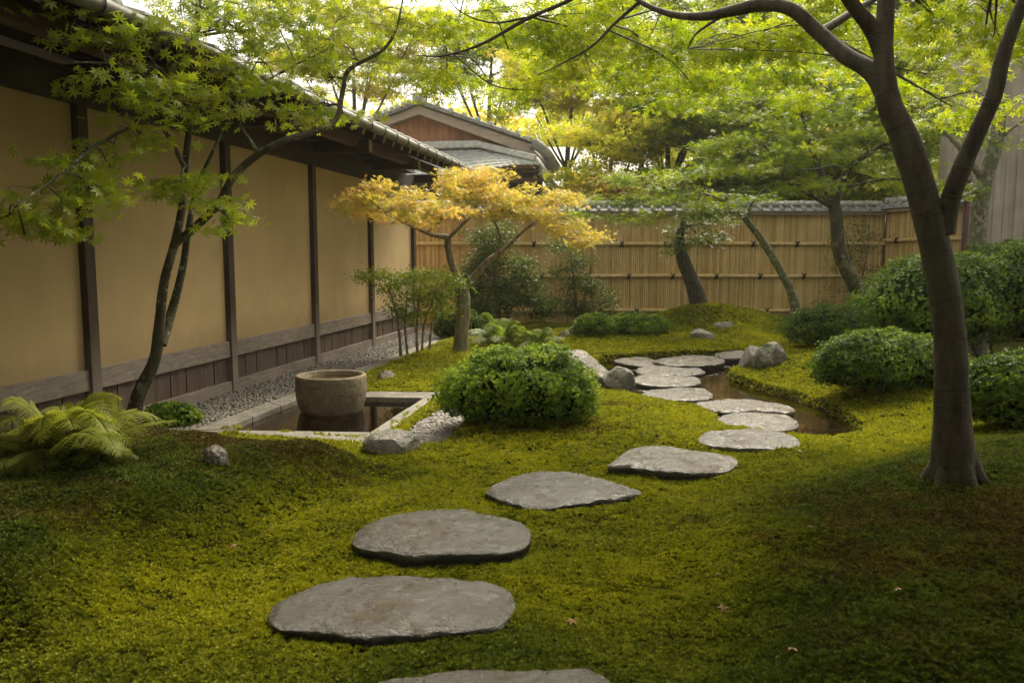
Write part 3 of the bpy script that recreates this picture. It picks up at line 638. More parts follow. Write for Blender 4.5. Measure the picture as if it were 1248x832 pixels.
# ------------------------------------------------------------------ wall building on the left
Y0, DY = 5.72, 1.89
def wp(y, off, z): return np.array([WA+WS*y, y, 0])+WN*off+np.array([0, 0, z])   # point by depth, offset from wall, height
hall = thing('plastered_hall', 'ochre plastered hall with dark posts and deep eaves along the left side', 'building', (WA+WS*9, 9, 0))
yA, yB = -1.2, 13.42
posts = [Y0+DY*k for k in range(-3, 4)]+[13.38]
for k in range(len(posts)-1):
    mb = MB(); mb.hexa([wp(posts[k]+.03, -.12, .45), wp(posts[k]+.03, 0, .45), wp(posts[k+1]-.03, 0, .45), wp(posts[k+1]-.03, -.12, .45),
                        wp(posts[k]+.03, -.12, 2.42), wp(posts[k]+.03, 0, 2.42), wp(posts[k+1]-.03, 0, 2.42), wp(posts[k+1]-.03, -.12, 2.42)]); mb.build('plaster_panel', M['plaster'], hall)
    mb = MB(); mb.hexa([wp(posts[k]+.05, -.10, .335), wp(posts[k]+.05, .035, .335), wp(posts[k+1]-.05, .035, .335), wp(posts[k+1]-.05, -.10, .335),
                        wp(posts[k]+.05, -.10, .485), wp(posts[k]+.05, .03, .485), wp(posts[k+1]-.05, .03, .485), wp(posts[k+1]-.05, -.10, .485)]); mb.build('waist_rail', M['rail_wood'], hall, bevel=.004)
    mb = MB(); mb.hexa([wp(posts[k]+.05, -.10, -.06), wp(posts[k]+.05, .045, -.06), wp(posts[k+1]-.05, .045, -.06), wp(posts[k+1]-.05, -.10, -.06),
                        wp(posts[k]+.05, -.10, .105), wp(posts[k]+.05, .04, .105), wp(posts[k+1]-.05, .04, .105), wp(posts[k+1]-.05, -.10, .105)]); mb.build('ground_sill', M['rail_wood'], hall, bevel=.004)
    nb = 8; mb = MB()
    for j in range(nb):
        a0 = posts[k]+.06+(DY-.12)*j/nb; a1 = posts[k]+.06+(DY-.12)*(j+1)/nb-.010; a1 = min(a1, posts[k+1]-.05); o_ = .003*((j*7) % 3)
        if a0 < a1: mb.hexa([wp(a0, -.05, .10), wp(a0, o_, .10), wp(a1, o_, .10), wp(a1, -.05, .10), wp(a0, -.05, .34), wp(a0, o_, .34), wp(a1, o_, .34), wp(a1, -.05, .34)])
    mb.build('skirting_boards', M['board_wood'], hall)
for k, y in enumerate(posts):
    mb = MB(); hw = .05; mb.hexa([wp(y-hw, -.06, -.05), wp(y-hw, .055, -.05), wp(y+hw, .055, -.05), wp(y+hw, -.06, -.05), wp(y-hw, -.06, 2.55), wp(y-hw, .055, 2.55), wp(y+hw, .055, 2.55), wp(y+hw, -.06, 2.55)])
    mb.build('post', M['dark_wood'], hall, bevel=.005)
mb = MB(); mb.hexa([wp(yA, -.1, -.1), wp(yA, -.055, -.1), wp(yB, -.055, -.1), wp(yB, -.1, -.1), wp(yA, -.1, .33), wp(yA, -.055, .33), wp(yB, -.055, .33), wp(yB, -.1, .33)]); mb.build('backing', M['beam_wood'], hall)
mb = MB(); mb.hexa([wp(yA, -.08, 2.33), wp(yA, .07, 2.33), wp(yB, .07, 2.33), wp(yB, -.08, 2.33), wp(yA, -.08, 2.56), wp(yA, .07, 2.56), wp(yB, .07, 2.56), wp(yB, -.08, 2.56)]); mb.build('lintel', M['beam_wood'], hall, bevel=.006)
mb = MB(); mb.hexa([wp(yA, -2.5, 2.62), wp(yA, .06, 2.62), wp(yB, .06, 2.62), wp(yB, -2.5, 2.62), wp(yA, -2.5, 2.9), wp(yA, .0, 2.9), wp(yB, .0, 2.9), wp(yB, -2.5, 2.9)]); mb.build('upper_wall', M['beam_wood'], hall)
mb = MB(); mb.hexa([wp(yB-.12, -3.5, -.1), wp(yB-.12, -.13, -.1), wp(yB, -.13, -.1), wp(yB, -3.5, -.1), wp(yB-.12, -3.5, 2.6), wp(yB-.12, -.13, 2.6), wp(yB, -.13, 2.6), wp(yB, -3.5, 2.6)]); mb.build('end_wall', M['plaster'], hall)
EO = .98; SL = .36                                          # eave offset from the wall, roof slope
def rz(off): return 2.60+(EO-off)*SL                         # roof deck underside by offset
yE = 13.05
mb = MB(); mb.hexa([wp(yA, .50, 2.62), wp(yA, .62, 2.62), wp(yE-.25, .62, 2.62), wp(yE-.25, .50, 2.62), wp(yA, .50, 2.755), wp(yA, .62, 2.73), wp(yE-.25, .62, 2.73), wp(yE-.25, .50, 2.755)])
mb.v = [(a, b, c-.09) for a, b, c in mb.v]; mb.build('eave_purlin', M['purlin_wood'], hall, bevel=.006)
for y in posts:                                              # bracket beams reaching out from each post
    mb = MB(); mb.bar(wp(y, -.1, 2.53), wp(y, .74, 2.53), .09, .13); q = mb.build('bracket_beam', M['beam_wood'], hall, bevel=.006)
    mb = MB(); mb.bar(wp(y, .742, 2.53), wp(y, .75, 2.53), .092, .132); mb.build('beam_cap', M['rafter_end'], q)
y = yA+.1
while y < yE:
    mb = MB(); mb.bar(wp(y, -.2, rz(-.2)-.035), wp(y, .92, rz(.92)-.035), .045, .06); q = mb.build('rafter', M['beam_wood'], hall)
    mb = MB(); mb.bar(wp(y, .921, rz(.921)-.035), wp(y, .929, rz(.929)-.035), .047, .062); mb.build('rafter_tip', M['rafter_end'], q); y += .32
mb = MB(); mb.hexa([wp(yA, -2.6, rz(-2.6)), wp(yA, EO, rz(EO)), wp(yE, EO, rz(EO)), wp(yE, -2.6, rz(-2.6)), wp(yA, -2.6, rz(-2.6)+.04), wp(yA, EO, rz(EO)+.04), wp(yE, EO, rz(EO)+.04), wp(yE, -2.6, rz(-2.6)+.04)]); roof = mb.build('roof', M['beam_wood'], hall)
mb = MB(); y = yA
while y < yE-.1:                                             # pantile rows running down the slope
    for s_ in range(12):
        o0 = EO+.05-s_*.30; o1 = o0-.31; zz0 = rz(o0)+.075; zz1 = rz(o1)+.06
        pts_ = [wp(y, o0, zz0), wp(y, o1, zz1)]; mb.tube(pts_, .052, 8)
        mb.hexa([wp(y, o1, zz1-.035), wp(y, o0, zz0-.035), wp(y+.25, o0, zz0-.035), wp(y+.25, o1, zz1-.035), wp(y, o1, zz1-.01), wp(y, o0, zz0-.01), wp(y+.25, o0, zz0-.01), wp(y+.25, o1, zz1-.01)])
    y += .25
mb.build('roof_tiles', M['tile'], roof)
gp = [wp(yy_, EO+.075, rz(EO)+.015-.0*yy_) for yy_ in np.linspace(yA, yE+.05, 30)]
mb = MB(); mb.tube(gp, .048, 12); gt = mb.build('gutter', M['gutter'], hall)
y = yA+.2
while y < yE:
    mb = MB(); c_ = wp(y, EO+.075, rz(EO)+.015); mb.tube([c_+WN*.056*math.cos(a)+np.array([0, 0, .056*math.sin(a)]) for a in np.linspace(-2.2, 2.2, 12)], .006, 5); mb.build('gutter_strap', M['strap'], gt); y += .40

# ------------------------------------------------------------------ gabled house beyond the fence
YH = 18.0
def hp(px, py, dy=0): p = W(px, py, YH); return np.array([p[0], YH+dy, p[2]])
gh = thing('gabled_house', 'tile roofed house with red brown boarded gable beyond the fence', 'house', (hp(570, 300)[0], YH, 0))
gc = hp(575, 300)
# body below
mb = MB(); mb.hexa([np.array([hp(480, 0)[0], YH+.6, -.1]), np.array([hp(640, 0)[0], YH+.6, -.1]), np.array([hp(640, 0)[0], YH+5, -.1]), np.array([hp(480, 0)[0], YH+5, -.1]),
                    np.array([hp(480, 0)[0], YH+.6, 3.2]), np.array([hp(640, 0)[0], YH+.6, 3.2]), np.array([hp(640, 0)[0], YH+5, 3.2]), np.array([hp(480, 0)[0], YH+5, 3.2])]); mb.build('wall', M['board_wood'], gh)
def rel(pts, dy=0): return [hp(a, b, dy) for a, b in pts]
mb = MB(); mb.prism(rel([(474, 200), (474, 152), (510, 138), (650, 186), (652, 206)], .35), (0, .12, 0)); gb = mb.build('gable_boards', M['gable_wood'], gh)
mb = MB(); mb.prism(rel([(452, 160), (452, 152), (510, 129), (510, 139)], 0), (0, .12, 0)); mb.build('barge_board', M['barge_wood'], gh)
mb = MB(); mb.prism(rel([(510, 139), (510, 129), (650, 177), (642, 187)], -.002), (0, .12, 0)); mb.build('barge_board', M['barge_wood'], gh)
mb = MB(); mb.bar(hp(482, 173, .3), hp(548, 173, .3), .05, .06); mb.build('cross_rail', M['barge_wood'], gh)
# main roof: two slopes going back
rf = MB(); rf.prism(rel([(448, 152), (510, 127.5), (654, 176), (654, 172.5), (510, 122.5), (448, 148)], -.12), (0, 5.5, 0)); rf_o = rf.build('roof', M['tile'], gh)
rt = MB()
for (a, b_) in (((510, 122), (448, 147)), ((510, 122), (654, 172))):
    for k in range(1, 26):
        d_ = -.1+k*.22; rt.tube([hp(*a, d_), hp(*b_, d_)], .045, 7)
    for k in range(9):
        t_ = (k+.5)/9; q = np.array(a)*(1-t_)+np.array(b_)*t_; rt.tube([hp(q[0], q[1], -.16), hp(q[0], q[1], -.02)], .06, 8)
rt.build('roof_tiles', M['tile_pale'], rf_o)
mb = MB(); mb.bar(hp(510, 120, -.15), hp(510, 120, 5.4), .22, .20); mb.build('ridge', M['tile'], gh, bevel=.03)
# down-turned verge on the right
cv = spline([hp(650, 174, -.1), hp(664, 186, -.1), hp(674, 200, -.05), hp(679, 208, .0)], 6); mb = MB(); mb.tube(cv, [.12]*len(cv), 10); mb.build('verge_tiles', M['tile'], gh)
cv = spline([hp(645, 184, .05), hp(660, 198, .1), hp(672, 214, .2)], 6); mb = MB(); mb.tube(cv, .10, 8); mb.build('verge_board', M['barge_wood'], gh)
# pent roof below the gable
mb = MB(); mb.bar(hp(500, 177, .1), hp(584, 175, .1), .14, .16); mb.bar(hp(583, 175, .1), hp(652, 196, -.45), .14, .14); mb.build('pent_ridge', M['tile_pale'], gh, bevel=.03)
pr_ = MB(); A = [hp(505, 180, .2), hp(584, 178, .2), hp(652, 198, -.3)]; B_ = [hp(500, 214, -1.0), hp(600, 208, -1.0), hp(660, 207, -1.0)]
rows = 7
top = spline([hp(498, 180, .3), hp(540, 179, .3), hp(584, 179, .3), hp(620, 188, .1), hp(652, 200, -.2)], 8); bot = spline([hp(496, 226, -1.0), hp(545, 220, -1.0), hp(600, 211, -1.0), hp(630, 207, -1.0), hp(658, 206, -.8)], 8)
for r in range(rows):
    a_, b2 = r/rows, (r+1.15)/rows; v = []; 
    P0 = top*(1-a_)+bot*a_; P1 = top*(1-b2)+bot*b2; P0 = P0.copy(); P1 = P1.copy(); P1[:, 2] += .025
    for j in range(len(P0)-1):
        o_ = .012*(j % 2)
        pr_.hexa([P0[j]-[0, 0, .03], P0[j+1]-[0, 0, .03], P1[j+1]-[0, 0, .03-o_], P1[j]-[0, 0, .03-o_], P0[j], P0[j+1], P1[j+1]+[0, 0, o_], P1[j]+[0, 0, o_]])
pr_.build('pent_roof', M['tile_pale'], gh)
cv = spline([hp(652, 198, -.4), hp(660, 212, -.6), hp(668, 226, -.7), hp(676, 236, -.7)], 6); mb = MB(); mb.tube(cv, .10, 8)
mb.build('hip_tiles', M['tile'], gh)
for a, b_ in (((600, 214), (658, 211)), ((604, 224), (664, 222))):
    mb = MB(); mb.bar(hp(*a, -.6), hp(*b_, -.6), .1, .09); mb.build('eave_beam', M['purlin_wood'], gh)
mb = MB(); mb.prism(rel([(520, 250), (520, 226), (600, 215), (660, 211), (662, 250)], -.35), (0, .1, 0)); mb.build('shadow_wall', M['beam_wood'], gh)
# pale far house
fh = thing('pale_house', 'pale far house with grey roof glimpsed through the foliage', 'house', (*W(700, 300, 27)[:2], 0))
def qh(px, py, Y_): return W(px, py, Y_)
x0, x1 = qh(660, 0, 27)[0], qh(790, 0, 27)[0]
mb = MB(); mb.hexa([(x0, 27, 0), (x1, 27, 0), (x1, 33, 0), (x0, 33, 0), (x0, 27, 3.6), (x1, 27, 3.6), (x1, 33, 3.6), (x0, 33, 3.6)]); mb.build('wall', flat_mat('white_wall', (.7, .68, .63), .8), fh)
mb = MB(); mb.prism([(x0-.5, 26.4, 3.5), (x0-.5, 33.6, 3.5), (x0-.5, 30, 5.2)], (x1-x0+1, 0, 0)); mb.build('roof', M['tile_pale'], fh)

# ------------------------------------------------------------------ bamboo fences
def bamboo_fence(A, B, z0, z1, rails, label, ties_dx, seed, back=1):
    A = np.array([*A, 0.]); B = np.array([*B, 0.]); D = B-A; L_ = np.linalg.norm(D); D /= L_; Nn = np.array([D[1], -D[0], 0])  # towards the garden
    f = thing('bamboo_fence', label, 'fence', A)
    rs = np.random.RandomState(seed); w_ = .036; n = int(L_/w_); Vv = []; Qq = []; rnd_ = []
    a = np.linspace(-1.35, 1.35, 5)
    for i in range(n):
        c = A+D*(i+.5)*w_; r_ = w_*.49; zt = z1+rs.uniform(-.01, .01); nod = rs.uniform(0, .35); zs = [z0]
        zz = z0+nod
        while zz < zt-.02: zs += [zz-.006, zz, zz+.006]; zz += rs.uniform(.28, .42)
        zs.append(zt); b0 = len(Vv)
        for kz, z in enumerate(zs):
            rr = r_*(1.12 if (kz % 3 == 2 and kz < len(zs)-1) else 1.0)
            for t_ in a: Vv.append(c+D*rr*math.sin(t_)+Nn*rr*(math.cos(t_)-.3)*.8+np.array([0, 0, z])); rnd_.append(0)
        rv = rs.rand(); rnd_[b0:] = [rv]*(len(Vv)-b0)
        for kz in range(len(zs)-1):
            for j in range(4): q = b0+kz*5+j; Qq.append((q, q+1, q+6, q+5))
    fast_mesh('bamboo_slats', np.array(Vv), np.array(Qq), M['bamboo'], f, {'rnd': rnd_}, smooth=True)
    mb = MB(); mb.hexa([A-Nn*.03+[0, 0, z0-.1], B-Nn*.03+[0, 0, z0-.1], B-Nn*.01+[0, 0, z0-.1], A-Nn*.01+[0, 0, z0-.1], A-Nn*.03+[0, 0, z1], B-Nn*.03+[0, 0, z1], B-Nn*.01+[0, 0, z1], A-Nn*.01+[0, 0, z1]]); mb.build('backing_boards', M['purlin_wood'], f)
    for ri, z in enumerate(rails):
        pts = []; rad = []; s = 0; nxt = .3
        for s in np.arange(0, L_+.01, .02):
            nod = min(abs((s+ri*.17) % .42), .42-abs((s+ri*.17) % .42)); pts.append(A+D*s+Nn*.045+[0, 0, z+.004*math.sin(s*1.3+ri)]); rad.append(.034 if nod > .012 else .039)
        mb = MB(); mb.tube(pts, rad, 12); rl = mb.build('bamboo_rail', M['bamboo_pole'], f)
        s = .35+.4*((ri*.37) % 1)
        while s < L_-.1:
            c = A+D*s+Nn*.045+[0, 0, z]; mb = MB()
            for sgn in (-1, 1):
                mb.tube([c+D*(.03*sgn)*math.sin(t_)*1.0+Nn*.037*math.cos(t_)+np.array([0, 0, .042*math.sin(t_)]) for t_ in np.linspace(-1.9, 1.9, 9)], .011, 5)
            mb.tube([c+Nn*.036-D*.03+[0, 0, .02], c+Nn*.045+[0, 0, .0], c+Nn*.04+D*.015-[0, 0, .06]], .010, 5)
            mb.tube([c+Nn*.036+D*.04+[0, 0, .03], c+Nn*.045+[0, 0, .0], c+Nn*.04-D*.03-[0, 0, .065]], .010, 5)
            mb.build('cord_tie', M['cord'], rl); s += ties_dx
    # tiled coping
    mb = MB(); mb.hexa([A-Nn*.13+[0, 0, z1], B-Nn*.13+[0, 0, z1], B+Nn*.13+[0, 0, z1], A+Nn*.13+[0, 0, z1], A-Nn*.13+[0, 0, z1+.045], B-Nn*.13+[0, 0, z1+.045], B+Nn*.13+[0, 0, z1+.045], A+Nn*.13+[0, 0, z1+.045]]); cb = mb.build('coping_board', M['barge_wood'], f)
    mb = MB(); s = 0
    while s < L_:
        for sg in (-1, 1):
            p0 = A+D*s+[0, 0, z1+.17]; p1 = A+D*s+Nn*.2*sg+[0, 0, z1+.075]; mb.tube([p0, p1], .038, 8)
            q0 = A+D*(s+.2)
            mb.hexa([p0-[0, 0, .03], p0+D*.2-[0, 0, .03], p1+D*.2-[0, 0, .02], p1-[0, 0, .02], p0-[0, 0, .01], p0+D*.2-[0, 0, .01], p1+D*.2, p1])
        s += .2
    mb.build('coping_tiles', M['tile'], f)
    mb = MB(); s = 0
    while s < L_-.1:
        mb.tube([A+D*s+[0, 0, z1+.215], A+D*min(s+.30, L_)+[0, 0, z1+.215]], .05, 10)
        mb.tube([A+D*(s-.02)+[0, 0, z1+.215], A+D*(s+.03)+[0, 0, z1+.215]], .062, 10); s += .30
    mb.build('coping_ridge', M['tile_pale'], f)
    return f
FY = 15.2
bamboo_fence((-2.4, FY), (6.98, FY), .0, 2.03, [1.50, .90, .25], 'golden split bamboo fence with three tied rails across the back of the garden', .82, 1)
bamboo_fence((7.0, FY-.02), (7.55, 13.3), .0, 2.08, [1.56, .94, .28], 'short shaded bamboo fence turning the corner on the right', .82, 2)

# ------------------------------------------------------------------ boarded building on the right
gbld = thing('boarded_building', 'tall grey vertical boarded building at the right edge behind the trees', 'building', (8.5, 11.2, 0))
def gx(px, Y_): return (px-624)/F*Y_
c0 = np.array([gx(1168, 13.4), 13.4, 0]); c1 = np.array([15.0, 11.2, 0]); D_ = c1-c0; Lb = np.linalg.norm(D_); D_ /= Lb; Nb = np.array([D_[1], -D_[0], 0])
mb = MB(); mb.prism([c0+[0, 0, .62], c1+[0, 0, .62], c1-Nb*2+[0, 0, .62], c0-Nb*2+[0, 0, .62]], (0, 0, 7.4)); mb.build('wall', M['grey_siding'], gbld)
mb = MB(); s = 0; k = 0
rsb = np.random.RandomState(4)
while s < Lb:
    wd_ = .115; off_ = .022 if k % 2 else .008
    mb.box(c0+D_*(s+wd_/2)+Nb*(off_/2)+[0, 0, 4.32], D_, Nb, (0, 0, 1), wd_*(.55 if k % 2 else .98), off_, 7.38); s += wd_*(.6 if k % 2 else .75); k += 1
mb.build('siding_boards', M['grey_siding'], gbld)
mb = MB(); mb.prism([c0+Nb*.0, c1+Nb*.0, c1-Nb*2, c0-Nb*2], (0, 0, .62)); mb.v = [(a, b, c-.0) for a, b, c in mb.v]; mb.build('footing', M['footing'], gbld)
mb = MB(); p = W(1181, 200, 13.1); mb.tube([(p[0], 13.1, 0), (p[0], 13.1, 2.65)], .045, 10); mb.build('downpipe', flat_mat('rust_red_pipe', (.09, .03, .02), .5), gbld)
mb = MB(); pa = W(1158, 226, 13.2); pb = W(1184, 218, 12.9); mb.bar(pa-[.5, 0, 0], pb, .5, .05); mb.build('side_canopy', M['tile'], gbld)

# ------------------------------------------------------------------ leaves
def leaf_star(lobes, wd=.16, inner=.34):
    """one quad per lobe, tip length 1, stem at the origin, plane xy, drooping tips"""
    V = []; Qd = []
    angs = np.linspace(-2.35, 2.35, lobes); le = np.cos(angs*.45)**.7*.75+.25
    for i, (a, l) in enumerate(zip(angs, le)):
        d = np.array([math.sin(a), math.cos(a), 0]); s = np.array([d[1], -d[0], 0]); z = np.array([0, 0, 1])
        b = len(V); V += [np.zeros(3), d*l*.45+s*wd*l-z*.02, d*l-z*.10*l, d*l*.45-s*wd*l-z*.02]; Qd.append((b, b+1, b+2, b+3))
    return np.array(V), np.array(Qd)
def leaf_oval(wd=.28):
    return np.array([[0, 0, 0], [wd, .5, .06], [0, 1, -.05], [-wd, .5, .06]]), np.array([(0, 1, 2, 3)])
STAR7, STAR5, STAR3, OVAL = leaf_star(7, .135), leaf_star(5, .17), leaf_star(3, .26), leaf_oval()
def place_leaves(tmpl, P, N_, spin, S):
    """P (n,3) positions, N_ (n,3) normals, spin about normal, S sizes"""
    V0, Q0 = tmpl; n = len(P); N_ = N_/(np.linalg.norm(N_, axis=1)[:, None]+1e-9)
    ref = np.where(np.abs(N_[:, 2:3]) < .95, np.array([[0, 0, 1.]]), np.array([[1., 0, 0]])); X_ = np.cross(N_, ref); X_ /= np.linalg.norm(X_, axis=1)[:, None]; Y_ = np.cross(N_, X_)
    c, s = np.cos(spin)[:, None], np.sin(spin)[:, None]; XX = X_*c+Y_*s; YY = -X_*s+Y_*c
    V = (V0[None, :, 0:1]*XX[:, None]+V0[None, :, 1:2]*YY[:, None]+V0[None, :, 2:3]*N_[:, None])*S[:, None, None]+P[:, None]
    Q = Q0[None]+(np.arange(n)*len(V0))[:, None, None]
    return V.reshape(-1, 3), Q.reshape(-1, 4), len(V0)
class Wood:
    def __init__(s): s.V = []; s.F = []; s.A = []; s.n = 0; s.ctrl = []
    def limb(s, pts, r0, r1, n=12, sub=8, wob=.03, seed=0, reg=True, rads=None, flare=0):
        P = spline(pts, sub); m = len(P)
        if rads is not None: rad = np.interp(np.linspace(0, 1, m), np.linspace(0, 1, len(rads)), rads)
        else: rad = r0+(r1-r0)*np.linspace(0, 1, m)**.8
        if flare: rad = rad*(1+flare*np.exp(-np.linspace(0, 1, m)*14))
        rs = np.random.RandomState(seed+int(abs(P[0][0])*100)); 
        rad = rad*(1+wob*2*vn(np.arange(m)*.7, np.full(m, seed+.5), 3))
        V, Fc = tube_geo(P, rad, n, False); L_ = np.concatenate([[0], np.cumsum(np.linalg.norm(np.diff(P, axis=0), axis=1))])
        if wob and n > 6:
            a = np.tile(np.arange(n)/n*6.283, m); yy = np.repeat(L_, n); C = np.repeat(P, n, 0); V = C+(V-C)*(1+wob*2.2*vn(np.cos(a)*1.6+5, np.sin(a)*1.6+yy*3.5, seed)+wob*vn(np.cos(a)*3, np.sin(a)*3+yy*14, seed+2))[:, None]
        s.V.append(V); s.F.append(np.array([f for f in Fc])+s.n); s.A.append(np.repeat(L_+seed*3.1, n)); s.n += len(V)
        if reg:
            for p, r in zip(P, rad): s.ctrl.append((*p, r))
        return P
    def build(s, name, mat, parent): return fast_mesh(name, np.vstack(s.V), np.vstack(s.F), mat, parent, {'along': np.concatenate(s.A)}, smooth=True)
def make_crown(wood, tw, pads, rs, tmpl, size, dens, spread, flat=.30, sub_r=.26, twigs=True, up=(0, 0, 1), hang=0.0, kf=1.0):
    """pads: (centre, radii) ; returns leaf arrays; twigs grow from the nearest limb into each pad"""
    ctrl = np.array(wood.ctrl) if wood.ctrl else None
    PP = []; NN = []; RR = []
    for c, r in pads:
        c = np.array(c, float); r = np.array(r, float)
        vol = r[0]*r[1]; K = max(3, int(kf*vol/(sub_r*sub_r)*1.5*max(1, r[2]/(sub_r*.6))**.6))
        q = rs.normal(size=(K, 3)); q /= np.linalg.norm(q, axis=1)[:, None]; q *= rs.uniform(.25, 1, (K, 1))**.5; sc_ = c+q*r
        if twigs and ctrl is not None:
            d = np.linalg.norm(ctrl[:, :3]-c, axis=1)+np.clip(ctrl[:, 2]-c[2], 0, 9)*.8; j = np.argmin(d); a = ctrl[j]; r0 = min(a[3]*.7, .012+.02*d[j])
            mid = (a[:3]+c)/2+rs.normal(0, .08, 3)*min(1, d[j])+np.array([0, 0, .06*d[j]]); mp = tw.limb([a[:3], mid, c], r0, .005, 6, 6, .0, 1, False)
            for k in range(K):
                b0 = mp[rs.randint(len(mp)//3, len(mp))]; e = sc_[k]; m2 = (b0+e)/2+rs.normal(0, .05, 3)+[0, 0, .03]; tw.limb([b0, m2, e], min(.007, r0*.5), .0018, 4, 4, 0, 1, False)
        nl = max(3, int(dens*sub_r*sub_r)); e = rs.normal(size=(K, nl, 3))*np.array([1, 1, flat])*sub_r*.5
        tone = rs.normal(0, .16, (K, 1)); PP.append((sc_[:, None]+e - np.abs(e[..., :1])*hang*np.array([0, 0, 1])).reshape(-1, 3))
        RR.append((tone+.5+.2*rs.normal(size=(K, nl))).ravel())
        NN.append((np.array(up)+rs.normal(size=(K*nl, 3))*spread))
    P = np.vstack(PP); N_ = np.vstack(NN); r_ = np.clip(np.concatenate(RR), 0, 1); n = len(P)
    V, Q, k = place_leaves(tmpl, P, N_, rs.uniform(0, 6.28, n), size*rs.uniform(.65, 1.2, n)); return V, Q, np.repeat(r_, k), n
NLEAF = 0
def tree(name, label, base, limbs, pads, bark, leaf, tmpl=STAR5, size=.045, dens=900, spread=.5, sub_r=.26, flat=.3, seed=1, group=None, cat='tree', hang=0.0, up=(0, 0, 1), kf=1.0):
    """limbs: list of (points, radii list) ; pads: (px,py,Y, rx,ry,rz in metres)"""
    global NLEAF
    t_ = thing(name, label, cat, base, group); wd = Wood(); tw = Wood(); rs = np.random.RandomState(seed)
    for i, (pts, rads) in enumerate(limbs): wd.limb(pts, 0, 0, 16 if max(rads) > .03 else 8, 8, .035, seed*7+i, True, rads, flare=(.45 if i == 0 else 0))
    wd.build('trunk', M[bark], t_)
    pd = [(p[1:4] if p[0] == 'w' else W(p[0], p[1], p[2]), p[-3:]) for p in pads]   # 'w' marks a pad given in metres
    V, Q, r_, n = make_crown(wd, tw, pd, rs, tmpl, size, dens, spread, flat, sub_r, hang=hang, up=up, kf=kf); NLEAF += n
    if tw.V: tw.build('branches', M[bark], t_)
    fast_mesh('crown', V, Q, M[leaf], t_, {'rnd': r_}); return t_
def wl_(pts): return [W(*p) for p in pts]

# near left maple
b0 = GT(158, 528); yb = b0[1]
lp = [b0-[0, 0, .08]]+wl_([(168, 485, yb-.02), (188, 440, yb-.05), (194, 400, yb-.05), (200, 345, yb-.08), (214, 292, yb-.1), (222, 250, yb-.12), (226, 200, yb-.15), (232, 140, yb-.2), (236, 70, yb-.25), (243, 0, yb-.35), (250, -90, yb-.5)])
br = wl_([(212, 298, yb-.1), (240, 275, yb-.12), (266, 248, yb-.15), (285, 215, yb-.2), (315, 188, yb-.25), (345, 172, yb-.3), (385, 160, yb-.2), (410, 145, yb-.1), (418, 110, yb), (426, 85, yb), (464, 63, yb), (482, 38, yb+.05), (492, -5, yb+.1)])
b2 = wl_([(197, 420, yb-.05), (206, 390, yb+.05), (216, 355, yb+.08), (224, 320, yb+.1), (229, 285, yb+.1), (240, 230, yb+.2), (262, 180, yb+.3), (290, 120, yb+.4)])
lf = wl_([(234, 120, yb-.2), (200, 85, yb-.6), (150, 78, yb-1.1), (90, 76, yb-1.5)])
lf2 = wl_([(226, 205, yb-.15), (190, 150, yb-.7), (130, 170, yb-1.2), (70, 215, yb-1.6), (20, 250, yb-1.9)])
tw1 = wl_([(226, 200, yb-.15), (222, 215, yb-.3), (240, 240, yb-.4), (262, 252, yb-.45), (290, 275, yb-.5)])
rt1 = wl_([(236, 110, yb-.2), (262, 125, yb-.1), (290, 120, yb), (340, 90, yb), (400, 60, yb)])
P0 = yb
pads = [(150, 60, P0-1.2, .28, .4, .10), (210, 55, P0-.9, .3, .4, .12), (270, 35, P0-.5, .25, .3, .10), (120, 30, P0-1.3, .2, .3, .1),
        (215, 125, P0-.8, .3, .35, .12), (250, 105, P0-.7, .28, .3, .12), (170, 140, P0-1.0, .22, .3, .1), (140, 175, P0-1.2, .22, .3, .09), (95, 205, P0-1.4, .2, .3, .08), (50, 235, P0-1.6, .18, .3, .08), (12, 268, P0-1.7, .16, .25, .07), (30, 285, P0-1.7, .2, .3, .07), (75, 262, P0-1.5, .14, .2, .06), (110, 100, P0-1.3, .3, .3, .08), (215, -5, P0-.6, .35, .4, .12), (262, 8, P0-.4, .35, .4, .12), (310, -5, P0-.2, .4, .4, .12), (365, 45, P0+.1, .35, .4, .10), (180, 95, P0-1.0, .3, .3, .09), (180, 30, P0-.9, .32, .3, .10), (240, 75, P0-.6, .3, .3, .1), (300, 40, P0-.3, .35, .4, .12), (365, 20, P0, .4, .4, .12), (430, 60, P0+.1, .3, .4, .1), (350, 145, P0-.1, .22, .25, .07), (300, 110, P0-.2, .25, .3, .09), (170, 165, P0-.9, .2, .2, .07), (135, 205, P0-1.2, .2, .25, .08), (260, 258, P0-.5, .2, .2, .07), (245, 222, P0-.4, .12, .2, .05), (400, 95, P0+.1, .3, .3, .1), (460, 15, P0+.2, .35, .4, .12), (120, 235, P0-1.4, .12, .2, .08), (-50, 280, P0-1.8, .2, .3, .1),
        (235, 235, P0-.4, .22, .25, .08), (280, 270, P0-.5, .2, .2, .07), (205, 225, P0-.5, .12, .2, .05), (310, 75, P0-.2, .35, .4, .14), (345, 110, P0, .35, .4, .12), (380, 60, P0, .4, .5, .16), (400, 130, P0, .3, .4, .10), (330, 15, P0-.2, .35, .4, .10), (420, 20, P0+.1, .5, .6, .18), (455, 70, P0+.2, .25, .4, .08), (500, 35, P0+.3, .35, .5, .12), (290, 150, P0-.3, .2, .3, .08)]
